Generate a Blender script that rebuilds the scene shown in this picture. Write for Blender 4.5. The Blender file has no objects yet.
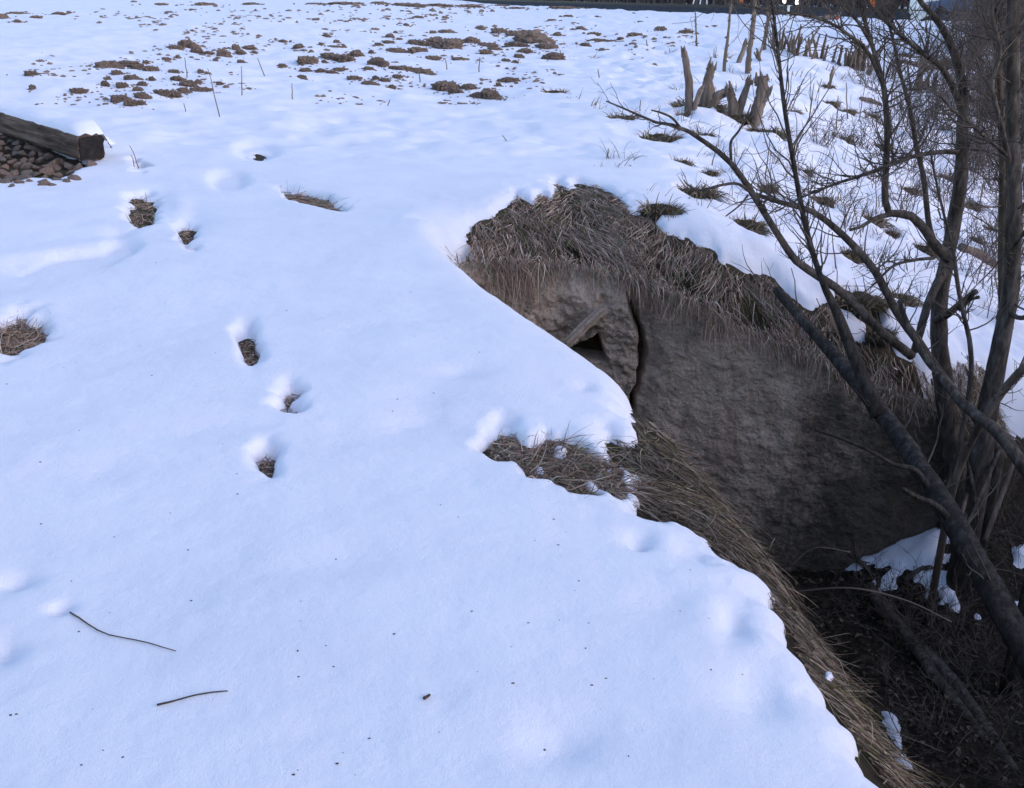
import bpy, math, random
import numpy as np
from mathutils import Vector

scene = bpy.context.scene
COL = scene.collection
R = math.radians
rng = np.random.default_rng(7)
random.seed(7)

# ------------------------------------------------------------------ camera, world, sun, exposure
CAM_Z, TILT, FPX = 1.6, R(21.9), 1005.0
cam_d = bpy.data.cameras.new('camera')
cam_d.sensor_width = 36.0
cam_d.lens = 36.0 * FPX / 1024.0
cam_d.clip_start, cam_d.clip_end = 0.05, 2000.0
cam = bpy.data.objects.new('camera', cam_d)
cam.location = (0, 0, CAM_Z)
cam.rotation_euler = (R(90) - TILT, 0, 0)
COL.objects.link(cam)
scene.camera = cam

SUN_EL, SUN_ROT = R(24), R(115)
world = bpy.data.worlds.new('World')
scene.world = world
world.use_nodes = True
wn = world.node_tree.nodes
sky = wn.new('ShaderNodeTexSky')
sky.sky_type = 'NISHITA'
sky.sun_disc = False
sky.sun_elevation = SUN_EL
sky.sun_rotation = SUN_ROT
sky.air_density, sky.dust_density, sky.ozone_density = 1.0, 0.5, 1.9
wn['Background'].inputs['Strength'].default_value = 0.15
world.node_tree.links.new(sky.outputs[0], wn['Background'].inputs['Color'])

sun_d = bpy.data.lights.new('sun', 'SUN')
sun_d.energy, sun_d.angle, sun_d.color = 0.6, R(60), (1.0, 0.76, 0.72)
sun = bpy.data.objects.new('sun', sun_d)
sdir = Vector((math.sin(SUN_ROT) * math.cos(SUN_EL), math.cos(SUN_ROT) * math.cos(SUN_EL), math.sin(SUN_EL)))
sun.rotation_euler = sdir.to_track_quat('Z', 'Y').to_euler()
sun.location = (3, -4, 6)
COL.objects.link(sun)
scene.view_settings.view_transform = 'Standard'
scene.view_settings.look = 'None'
scene.view_settings.exposure = 1.15
scene.view_settings.gamma = 1.0

# ------------------------------------------------------------------ noise and terrain functions (numpy)
_perm = np.random.default_rng(3).permutation(512)
def _h(ix, iy, iz=0):
    return _perm[(_perm[(_perm[ix & 511] + iy) & 511] + iz) & 511] / 511.0 * 2 - 1
def vnoise(x, y):
    x = np.asarray(x, float); y = np.asarray(y, float)
    ix = np.floor(x).astype(int); iy = np.floor(y).astype(int)
    fx = x - ix; fy = y - iy
    fx = fx * fx * fx * (fx * (fx * 6 - 15) + 10); fy = fy * fy * fy * (fy * (fy * 6 - 15) + 10)
    a = _h(ix, iy) * (1 - fx) + _h(ix + 1, iy) * fx
    b = _h(ix, iy + 1) * (1 - fx) + _h(ix + 1, iy + 1) * fx
    return a * (1 - fy) + b * fy
def fbm(x, y, s, octs=4, gain=0.5, seed=0):
    x = np.asarray(x, float) / s + seed * 17.3; y = np.asarray(y, float) / s - seed * 9.1
    v, a = 0.0, 1.0
    for i in range(octs):
        v = v + a * vnoise(x, y); a *= gain
        x, y = x * 1.98 * .8 - y * 1.98 * .6 + 5.2, x * 1.98 * .6 + y * 1.98 * .8 + 1.7
    return v
def softplus(d, w):
    return w * np.logaddexp(0, np.asarray(d, float) / w)
def sstep(a, b, x):
    t = np.clip((np.asarray(x, float) - a) / (b - a), 0, 1)
    return t * t * (3 - 2 * t)
def smax(a, b, k):
    return 0.5 * (a + b + np.sqrt((a - b) ** 2 + k * k))

LIP_Y = [-8, 0, 1, 2, 3, 4, 5, 6, 6.6, 7.2, 8.0, 12]
LIP_X = [1.5, 1.05, .98, .86, 0.73, 0.50, 0.10, -.30, -.50, -.50, -.50, -.5]
WALL_X = [-1.2, -.6, 0, .4, .9, 1.5, 2.3, 3.3, 5, 9]
WALL_Y = [6.75, 6.95, 7.25, 7.38, 7.22, 7.02, 6.85, 6.7, 6.4, 6.0]
WALL_T = [-.05, -.16, -.28, -.30, -.38, -.60, -.92, -1.32, -1.9, -2.3]
def wall_y(x): return np.interp(x, WALL_X, WALL_Y)
def wall_top(x): return np.interp(x, WALL_X, WALL_T)
def lip_x(y): return np.interp(y, LIP_Y, LIP_X)
def field(x, y):
    z = 0.06 * np.clip(softplus(-np.asarray(x) - 2.0, .8), 0, 8) * sstep(3, 9, y)
    z = z + 2.9 * sstep(-1.2, -5.5, y)                      # unseen snow bank added behind the camera to shade the near snow
    return z + 0.035 * fbm(x, y, 2.6, 3, .5, 1) * sstep(0.5, 3, np.hypot(x, y))
def upper(x, y):
    x0 = 1.15 + 0.30 * np.clip(np.asarray(y) - 7.0, 0, 60)
    b = -np.minimum(0.44 * softplus(x - x0, .45), 2.3) * (1 - sstep(16, 42, y))
    b = b + (0.05 * fbm(x, y, .7, 3, .5, 4) + .03 * fbm(x, y, .28, 2, .5, 6)) * sstep(.8, 2.2, x) + .035 * fbm(x, y, .55, 3, .55, 7) * sstep(8.5, 11.5, y)
    f = field(x, y) + b
    yw = wall_y(x)
    L = 1.0 - 0.25 * sstep(1.0, 2.5, x)
    t = np.clip(1 - (np.asarray(y) - yw) / L, 0, 1)
    drop = field(x, yw) + (-np.minimum(0.44 * softplus(x - 1.15, .45), 2.3)) - wall_top(x)
    return f - np.maximum(drop, 0) * t ** 1.6 * sstep(-.8, -.4, x)
def lower(x, y):
    d = x - lip_x(y)
    z = field(x, y) - np.interp(y, [1.5, 3, 4, 5, 6], [1.15, 1.05, 1.05, 2.6, 3.2]) * softplus(d - .10 + .05 * sstep(4, 5, y), .15 - .08 * sstep(3.8, 4.8, y))
    z = z - 1.6 * softplus(d - np.interp(y, [1.5, 3, 4, 5], [.02, .16, .20, .1]), .07)
    fl = -2.55 + 1.2 * np.clip(softplus(np.asarray(x) - 4.15, .25), 0, 3.1) * (1 - sstep(5.0, 7.2, y)) + 0.07 * fbm(x, y, .6, 3, .5, 2) + .42 * np.exp(-((x - 3.35) / .6) ** 2 - ((np.asarray(y) - 6.5) / .55) ** 2)  # unseen opposite bank, steepened and raised to shade the gully
    z = smax(z, fl, .25)
    return z + 0.03 * fbm(x, y, .35, 3, .5, 5) * sstep(.1, .8, d)
def H(x, y):
    x = np.asarray(x, float); y = np.asarray(y, float)
    w = 0.16 + 0.9 * sstep(3.0, 4.2, x)
    t = sstep(0, 1, (y - wall_y(x) - .05) / w)
    return lower(x, y) * (1 - t) + upper(x, y) * t

ct, st = math.cos(TILT), math.sin(TILT)
def ray(px, py):
    u = (px - 512.0) / FPX; v = (394.0 - py) / FPX
    return np.array([u, ct + v * st, -st + v * ct])
def G(px, py, h=None):
    """ground point seen at a pixel"""
    d = ray(px, py); h = h or H
    s = 1.2 * 1.013 ** np.arange(450)
    hit = CAM_Z + d[2] * s < h(d[0] * s, d[1] * s)
    i = int(np.argmax(hit)) if hit.any() else 400
    q = np.linspace(s[max(i - 1, 0)], s[i], 48)
    f = CAM_Z + d[2] * q - h(d[0] * q, d[1] * q)
    k = int(np.argmax(f < 0)) if (f < 0).any() else 47
    hi = q[k] if k == 0 else q[k - 1] + (q[k] - q[k - 1]) * f[k - 1] / (f[k - 1] - f[k] + 1e-12)
    return np.array([d[0] * hi, d[1] * hi, CAM_Z + d[2] * hi])
def SG(x, y): return H(x, y) + .075
def SU(x, y): return upper(x, y) + .06
def GT(px, py): return G(px, py, SG) - np.array([0, 0, .07])
def AT(px, py, Y):
    d = ray(px, py); s = Y / d[1]
    return np.array([d[0] * s, Y, CAM_Z + d[2] * s])
def PXM(p):
    """metres per pixel at a point"""
    return (p[1] * ct - (p[2] - CAM_Z) * st) / FPX

# ------------------------------------------------------------------ materials
def mat(name):
    m = bpy.data.materials.new(name); m.use_nodes = True
    nt = m.node_tree
    return m, nt, nt.nodes['Principled BSDF']
def nd(nt, typ, **kw):
    n = nt.nodes.new(typ)
    for k, v in kw.items():
        if k in n.inputs: n.inputs[k].default_value = v
        else: setattr(n, k, v)
    return n
def coords(nt, scale=(1, 1, 1), kind='Object'):
    tc = nd(nt, 'ShaderNodeTexCoord'); mp = nd(nt, 'ShaderNodeMapping')
    mp.inputs['Scale'].default_value = scale
    nt.links.new(tc.outputs[kind], mp.inputs[0]); return mp.outputs[0]
def noise(nt, vec, scale, detail=6, rough=.6, dist=0):
    n = nd(nt, 'ShaderNodeTexNoise', Scale=scale, Detail=detail, Roughness=rough, Distortion=dist)
    nt.links.new(vec, n.inputs['Vector']); return n.outputs['Fac']
def ramp(nt, fac, stops):
    r = nd(nt, 'ShaderNodeValToRGB'); e = r.color_ramp.elements
    while len(e) < len(stops): e.new(.5)
    for el, (p, c) in zip(e, stops):
        el.position = p; el.color = (*c, 1)
    nt.links.new(fac, r.inputs[0]); return r.outputs[0]
def mixc(nt, fac, a, b, typ='MIX'):
    m = nd(nt, 'ShaderNodeMix', data_type='RGBA', blend_type=typ)
    for i, v in ((0, fac), (6, a), (7, b)):
        if isinstance(v, (int, float)): m.inputs[i].default_value = v
        elif isinstance(v, tuple): m.inputs[i].default_value = (*v, 1)
        else: nt.links.new(v, m.inputs[i])
    return m.outputs[2]
def bump(nt, bsdf, h, strength, dist):
    b = nd(nt, 'ShaderNodeBump', Strength=strength, Distance=dist)
    nt.links.new(h, b.inputs['Height']); nt.links.new(b.outputs[0], bsdf.inputs['Normal'])

def make_noise_mat(name, stops, scale, rough=.9, bs=.5, bd=.01, stretch=(1, 1, 1), bscale=None, spec=.2, detail=7):
    m, nt, b = mat(name)
    v = coords(nt, stretch)
    f = noise(nt, v, scale, detail, .65, .3)
    nt.links.new(ramp(nt, f, stops), b.inputs['Base Color'])
    b.inputs['Roughness'].default_value = rough
    b.inputs['Specular IOR Level'].default_value = spec
    bump(nt, b, noise(nt, v, bscale or scale * 2.5, 8, .7), bs, bd)
    return m

def snow_material():
    m, nt, b = mat('snow')
    v = coords(nt)
    f = noise(nt, v, 2.2, 6, .6)
    nt.links.new(ramp(nt, f, [(.3, (.80, .775, .845)), (.5, (.845, .815, .87)), (.7, (.87, .84, .89))]), b.inputs['Base Color'])
    b.inputs['Roughness'].default_value = .75
    b.inputs['Specular IOR Level'].default_value = .15
    h1 = noise(nt, v, 320, 3, .6); h2 = noise(nt, v, 38, 5, .65)
    mm = nd(nt, 'ShaderNodeMath', operation='MULTIPLY_ADD'); mm.inputs[1].default_value = 1.6
    nt.links.new(h2, mm.inputs[0]); nt.links.new(h1, mm.inputs[2])
    bump(nt, b, mm.outputs[0], .6, .0055)
    return m
M_SNOW = snow_material()

def blade_material(name, stops, rough=.85):
    m, nt, b = mat(name)
    g = nd(nt, 'ShaderNodeNewGeometry')
    nt.links.new(ramp(nt, g.outputs['Random Per Island'], stops), b.inputs['Base Color'])
    b.inputs['Roughness'].default_value = rough
    b.inputs['Specular IOR Level'].default_value = .15
    return m
M_GRASS = blade_material('dry_grass', [(0, (0.108, 0.068, 0.051)), (.25, (0.243, 0.155, 0.119)), (.5, (0.365, 0.243, 0.189)), (.7, (0.486, 0.338, 0.263)), (.82, (0.600, 0.486, 0.385)), (.93, (0.176, 0.169, 0.081)), (1, (0.121, 0.135, 0.061))])
M_BANK = blade_material('bank_grass', [(0, (.07, .045, .032)), (.3, (.15, .10, .072)), (.55, (.24, .165, .12)), (.75, (.34, .25, .185)), (.85, (.10, .095, .04)), (.92, (.16, .14, .065)), (1, (.44, .34, .26))])
M_TUFT = blade_material('tuft_grass', [(0, (.09, .06, .042)), (.3, (.20, .14, .10)), (.6, (.29, .21, .15)), (.8, (.14, .13, .06)), (1, (.38, .29, .21))])
M_STALK = blade_material('weed_stalk', [(0, (.10, .07, .052)), (.5, (.16, .115, .085)), (1, (.23, .17, .13))])

def ground_material():
    m, nt, b = mat('ground_earth')
    v = coords(nt)
    a = noise(nt, v, 9, 8, .7, .4)
    c1 = ramp(nt, a, [(.25, (.020, .015, .011)), (.45, (.055, .040, .028)), (.6, (.10, .075, .05)), (.8, (.16, .12, .085))])
    f2 = noise(nt, v, 1.6, 4, .6)
    c2 = mixc(nt, ramp(nt, f2, [(.45, (0, 0, 0)), (.7, (.6, .6, .6))]), c1, (.055, .055, .022))
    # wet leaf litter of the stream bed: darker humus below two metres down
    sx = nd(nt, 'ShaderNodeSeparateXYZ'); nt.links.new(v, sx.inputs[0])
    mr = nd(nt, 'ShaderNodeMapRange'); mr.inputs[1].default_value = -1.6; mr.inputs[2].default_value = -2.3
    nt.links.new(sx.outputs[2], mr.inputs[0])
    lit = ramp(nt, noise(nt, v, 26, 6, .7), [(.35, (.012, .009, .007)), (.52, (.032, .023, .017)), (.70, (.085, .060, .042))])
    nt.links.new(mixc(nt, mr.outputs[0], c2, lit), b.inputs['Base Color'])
    b.inputs['Roughness'].default_value = .95
    b.inputs['Specular IOR Level'].default_value = .1
    bump(nt, b, noise(nt, v, 45, 8, .75), .9, .02)
    return m
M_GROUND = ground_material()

def wall_material(name, dark=0.0):
    m, nt, b = mat(name)
    v = coords(nt)
    base = ramp(nt, noise(nt, v, 5.5, 9, .68, .4), [(.25, (.30, .215, .165)), (.48, (.52, .39, .305)), (.66, (.62, .48, .385)), (.85, (.68, .55, .455))])
    vo = nd(nt, 'ShaderNodeTexVoronoi', Scale=36.0, Randomness=1.0); nt.links.new(v, vo.inputs['Vector'])
    peb = ramp(nt, vo.outputs['Distance'], [(.08, (1, 1, 1)), (.34, (0, 0, 0))])
    sel = ramp(nt, noise(nt, v, 7, 3, .5), [(.40, (0, 0, 0)), (.56, (.9, .9, .9))])
    pm = mixc(nt, 1.0, peb, sel, 'MULTIPLY')
    col = mixc(nt, pm, base, (.62, .52, .44))
    vs = coords(nt, (1, 1, .28))
    stain = ramp(nt, noise(nt, vs, 2.3, 6, .65, .6), [(.45, (1, 1, 1)), (.70, (.38, .36, .34))])
    col = mixc(nt, .62, col, stain, 'MULTIPLY')
    pits = ramp(nt, noise(nt, v, 42, 9, .8), [(.38, (.18, .16, .15)), (.455, (1, 1, 1)), (.62, (1.0, 1.0, 1.0))])
    col = mixc(nt, .75, col, pits, 'MULTIPLY')
    rust = ramp(nt, noise(nt, v, 3.1, 4, .6), [(.62, (0, 0, 0)), (.78, (.5, .5, .5))])
    col = mixc(nt, rust, col, (.30, .19, .11))
    moss = ramp(nt, noise(nt, v, 2.0, 6, .6), [(.56, (0, 0, 0)), (.74, (.6, .6, .6))])
    col = mixc(nt, moss, col, (.10, .10, .05))
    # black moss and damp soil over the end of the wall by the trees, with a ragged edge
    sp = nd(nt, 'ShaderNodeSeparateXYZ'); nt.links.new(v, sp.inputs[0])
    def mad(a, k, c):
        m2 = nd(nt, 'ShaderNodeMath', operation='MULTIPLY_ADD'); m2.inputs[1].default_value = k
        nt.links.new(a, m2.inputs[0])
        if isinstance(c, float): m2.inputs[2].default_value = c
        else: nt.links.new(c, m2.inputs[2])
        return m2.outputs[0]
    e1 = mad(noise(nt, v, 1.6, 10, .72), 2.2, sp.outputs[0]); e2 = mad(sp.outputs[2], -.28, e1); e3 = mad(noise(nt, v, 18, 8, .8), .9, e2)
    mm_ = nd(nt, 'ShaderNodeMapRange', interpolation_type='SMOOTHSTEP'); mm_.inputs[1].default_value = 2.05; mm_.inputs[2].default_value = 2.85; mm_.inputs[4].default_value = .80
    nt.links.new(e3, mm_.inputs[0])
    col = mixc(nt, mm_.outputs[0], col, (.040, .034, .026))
    nt.links.new(col, b.inputs['Base Color'])
    b.inputs['Roughness'].default_value = .92
    b.inputs['Specular IOR Level'].default_value = .12
    h = mixc(nt, .3, noise(nt, v, 60, 12, .85), peb)
    bump(nt, b, h, 1.0, .022)
    return m
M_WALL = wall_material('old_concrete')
M_BARK = make_noise_mat('bark', [(.28, (.022, .017, .014)), (.46, (.075, .058, .048)), (.60, (.14, .112, .094)), (.74, (.26, .22, .19)), (.9, (.38, .36, .31))], 20, .95, 1.0, .02, (1, 1, .3), 55)
M_BARK_DARK = make_noise_mat('dark_bark', [(.28, (.014, .011, .010)), (.48, (.042, .034, .030)), (.64, (.085, .070, .062)), (.82, (.19, .165, .15))], 24, .95, 1.0, .02, (1, 1, .35), 60)
M_BARK2 = make_noise_mat('brown_bark', [(.3, (.045, .030, .022)), (.5, (.10, .070, .050)), (.72, (.18, .13, .095))], 16, .95, .9, .012, (1, 1, .2), 45)
M_TWIG = make_noise_mat('twig_bark', [(.3, (.07, .052, .044)), (.7, (.16, .122, .10))], 9, .9, .2, .002)
M_BRUSH = blade_material('brush_twigs', [(0, (.07, .05, .045)), (.5, (.13, .095, .08)), (1, (.20, .15, .12))])
M_STUMP = make_noise_mat('dead_wood', [(.3, (.065, .046, .036)), (.5, (.17, .125, .098)), (.72, (.30, .235, .19))], 10, .95, .9, .015, (1, 1, .15), 40)
M_CLOD = make_noise_mat('earth_clod', [(.28, (.11, .075, .057)), (.5, (.22, .155, .12)), (.75, (.33, .25, .20))], 11, .97, .9, .03, (1, 1, 1), 24)
M_TIE = make_noise_mat('weathered_timber', [(.30, (.022, .014, .010)), (.47, (.10, .064, .046)), (.62, (.20, .138, .104)), (.8, (.32, .25, .20))], 3.5, .92, 1.0, .012, (.5, 6, 6), 9)
M_STONE = make_noise_mat('ballast_stone', [(.3, (.11, .070, .056)), (.5, (.21, .142, .115)), (.75, (.33, .24, .20))], 6, .9, .7, .012, (1, 1, 1), 30)
M_STONE2 = make_noise_mat('grey_stone', [(.3, (.10, .074, .064)), (.7, (.23, .18, .155))], 6, .9, .7, .012, (1, 1, 1), 30)

ORD = ['first', 'second', 'third', 'fourth', 'fifth', 'sixth', 'seventh', 'eighth', 'ninth', 'tenth', 'eleventh']
# ------------------------------------------------------------------ mesh helpers
def link(name, me, m=None, parent=None, label=None, cat=None, group=None, kind=None, loc=None):
    o = bpy.data.objects.new(name, me); COL.objects.link(o)
    if m is not None and me is not None and not me.materials: me.materials.append(m)
    if parent is not None: o.parent = parent
    if loc is not None: o.location = [float(c) for c in loc]
    if label: o['label'] = label
    if cat: o['category'] = cat
    if group: o['group'] = group
    if kind: o['kind'] = kind
    return o
def mesh_np(name, V, F, smooth=True):
    """F: (n,4) or (n,3) int array"""
    V = np.asarray(V, np.float32); F = np.asarray(F, np.int32)
    me = bpy.data.meshes.new(name)
    k = F.shape[1]
    me.vertices.add(len(V)); me.vertices.foreach_set('co', V.ravel())
    me.loops.add(F.size); me.loops.foreach_set('vertex_index', F.ravel())
    me.polygons.add(len(F)); me.polygons.foreach_set('loop_start', np.arange(0, F.size, k, dtype=np.int32))
    me.update(calc_edges=True)
    me.polygons.foreach_set('use_smooth', np.full(len(F), smooth, bool))
    me.update(); return me
def mesh_py(name, V, F, smooth=False):
    me = bpy.data.meshes.new(name)
    me.from_pydata([tuple(map(float, v)) for v in V], [], F); me.update()
    if smooth: me.polygons.foreach_set('use_smooth', [True] * len(me.polygons))
    return me
def grid_faces(nr, nc, wrap=False):
    i = np.arange(nr - 1)[:, None] * nc; j = np.arange(nc if wrap else nc - 1)[None, :]
    j2 = (j + 1) % nc
    return np.stack([i + j, i + j2, i + nc + j2, i + nc + j], -1).reshape(-1, 4)

# ------------------------------------------------------------------ where the snow is bare
P_NEAR = [(441, 262), (447, 285), (463, 303), (488, 322), (515, 340), (543, 352), (562, 366), (580, 390), (598, 402), (615, 421), (632, 438), (640, 449),
          (622, 446), (611, 441), (608, 452), (620, 462), (631, 472), (636, 490), (643, 509), (655, 524), (667, 527), (689, 535), (706, 548), (727, 570), (752, 583),
          (766, 600), (774, 618), (794, 642), (808, 676), (831, 712), (850, 738), (872, 767), (895, 800)]
P_TOP = [(441, 262), (469, 254), (467, 228), (483, 218), (508, 209), (516, 196), (532, 206), (541, 194), (552, 200), (556, 183), (569, 190), (577, 184), (596, 186), (617, 198),
         (631, 213), (649, 217), (666, 232), (687, 239), (708, 248), (722, 262), (743, 272), (765, 273), (777, 285), (799, 306), (812, 313), (823, 302), (837, 304), (840, 327), (867, 341), (893, 357), (912, 357)]
wn_ = [(float(lip_x(q)) + .16, q) for q in (6.85, 6.5, 6.1, 5.7, 5.3, 4.9, 4.55, 4.25)] + [G(*p)[:2] for p in P_NEAR[10:]]
wt_ = []
for p in P_TOP:
    g = G(p[0], p[1], upper); wt_.append(g[:2])
RAVINE = np.array(wt_ + [(3.1, 6.95), (3.5, 7.35), (3.9, 7.2), (4.3, 7.3), (4.9, 6.9), (6, 6.6), (9, 6.2), (12, 3), (12, -9), (2.3, -9), (1.95, -3), (1.5, -.5)] + wn_[::-1])
PATCHES_PX = [
    [(506, 456), (520, 461), (535, 452), (544, 439), (565, 449), (597, 467), (618, 475), (620, 502), (597, 491), (585, 484), (590, 502), (569, 505), (551, 495), (530, 488), (513, 470)],
    [(-12, 134), (16, 134), (50, 150), (92, 166), (84, 176), (62, 187), (30, 184), (8, 189), (-12, 184)],
    [(280, 193), (300, 198), (325, 203), (346, 216), (343, 220), (318, 214), (295, 207), (282, 201)],
]
PATCHES = [np.array([G(*p)[:2] for p in poly]) for poly in PATCHES_PX]
# (px, py, half width px, half height px, edge softness m): bare hollows and footprints
HOLES_PX = [
    (507, 436, 18, 13, .07), (12, 328, 26, 17, .07), (141, 207, 14, 18, .05), (186, 229, 8, 11, .04), (248, 340, 8, 12, .05), (291, 388, 15, 11, .05), (267, 453, 10, 9, .05),
    (137, 163, 9, 6, .03), (259, 150, 5, 3, .03),
]
# tufts of grass standing in hollows of the far bank: (px, py, half width px, height px)
TUFTS = [(624, 118, 12, 12), (660, 137, 17, 10), (681, 163, 9, 5), (711, 174, 7, 6), (697, 192, 18, 8), (662, 208, 15, 6), (744, 224, 17, 11), (767, 188, 9, 22), (804, 172, 7, 6),
         (706, 136, 7, 6), (685, 115, 7, 6), (867, 220, 15, 15), (852, 254, 11, 8), (891, 234, 7, 8), (924, 248, 10, 12), (860, 298, 20, 13), (898, 298, 15, 17), (940, 178, 14, 18),
         (996, 232, 14, 16), (830, 103, 7, 5), (827, 86, 5, 5), (848, 111, 6, 8), (870, 116, 8, 12), (881, 126, 9, 16), (842, 142, 9, 24), (881, 146, 8, 8), (794, 112, 5, 4), (823, 200, 10, 6),
         (974, 240, 8, 8), (908, 190, 9, 10), (1002, 168, 10, 14), (968, 205, 10, 12), (555, 92, 9, 5), (898, 55, 10, 5), (934, 62, 16, 6), (880, 332, 12, 10), (1004, 290, 8, 9), (762, 132, 20, 12), (734, 116, 17, 10), (696, 106, 22, 10)]
HOLES = []
for px, py, rx, ry, e in HOLES_PX:
    c = G(px, py, SG); a = G(px + rx, py, SG); b = G(px, py + ry, SG)
    HOLES.append((c[0], c[1], math.dist(a[:2], c[:2]), math.dist(b[:2], c[:2]) * (1.2 if py > 260 else .95), e * 1.1))
TUFT_POS = []
for px, py, rx, h in TUFTS:
    rx *= 1.25
    g = G(px, py, SU) - np.array([0, 0, .06]); k = PXM(g)
    TUFT_POS.append((g, rx * k, h * k))
    HOLES.append((g[0], g[1], rx * k * 1.0, rx * k * .9, .06))
# snow left lying in the stream bed and on the bank
BED_PX = [
    [(846, 556), (866, 538), (898, 527), (925, 508), (940, 512), (944, 545), (946, 568), (962, 566), (966, 585), (952, 592), (955, 606), (938, 606), (930, 590), (912, 577), (895, 574), (889, 582), (872, 566), (858, 568)],
    [(946, 480), (950, 455), (962, 448), (976, 456), (979, 480), (974, 500), (955, 505), (944, 492)],
    [(1012, 604), (1024, 604), (1030, 625), (1016, 620)], [(1012, 550), (1026, 548), (1026, 566), (1014, 563)],
    [(882, 712), (894, 716), (904, 730), (900, 748), (886, 732)], [(818, 676), (836, 676), (838, 692), (824, 690)], [(890, 752), (905, 756), (914, 770), (900, 768)],
    [(582, 483), (596, 489), (608, 500), (596, 506), (584, 496)], [(552, 452), (567, 456), (565, 467), (551, 464)], [(534, 470), (548, 474), (545, 484), (533, 480)], [(604, 470), (616, 476), (612, 486), (602, 480)],
    [(958, 405), (966, 405), (976, 420), (965, 424), (957, 418)], [(1008, 436), (1014, 440), (1012, 456), (1006, 448)],
]
BED = [np.array([G(*p, lower)[:2] for p in poly]) for poly in BED_PX]
# soft dents without bare ground (px, py, rx, ry, depth m)
DENTS_PX = [(256, 148, 15, 8, .065), (228, 178, 15, 7, .065), (122, 244, 13, 7, .065), (75, 260, 28, 8, .065), (30, 268, 30, 6, .035), (100, 250, 14, 6, .03), (318, 130, 12, 4, .04), (345, 119, 12, 4, .04), (640, 541, 8, 5, .02), (430, 415, 16, 8, .012), (60, 258, 45, 8, .05), (15, 580, 20, 8, .03), (4, 650, 16, 14, .03), (60, 607, 12, 6, .03), (345, 118, 14, 5, .04), (388, 101, 12, 5, .04), (420, 395, 32, 16, .02), (450, 425, 40, 16, .02),
            (150, 196, 24, 12, .03), (190, 219, 16, 9, .04), (318, 128, 16, 5, .03),
            (610, 352, 8, 5, .02), (455, 372, 26, 6, .02), (690, 545, 18, 12, .03), (735, 615, 16, 22, .04), (640, 535, 18, 10, .03), (585, 385, 10, 5, .02), (405, 420, 18, 8, .015), (180, 205, 10, 14, -.02), (120, 230, 16, 6, .04),
            (690, 360, 30, 10, .02), (760, 690, 30, 30, .03), (665, 600, 30, 20, .02), (350, 330, 30, 8, .015), (200, 430, 60, 14, .02), (330, 560, 60, 20, .02), (560, 740, 40, 25, .03), (100, 470, 60, 16, .02)]
DENTS = []
for px, py, rx, ry, dp in DENTS_PX:
    c = G(px, py, SG); a = G(px + rx, py, SG); b = G(px, py + ry, SG)
    DENTS.append((c[0], c[1], math.dist(a[:2], c[:2]), math.dist(b[:2], c[:2]), dp))

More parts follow.
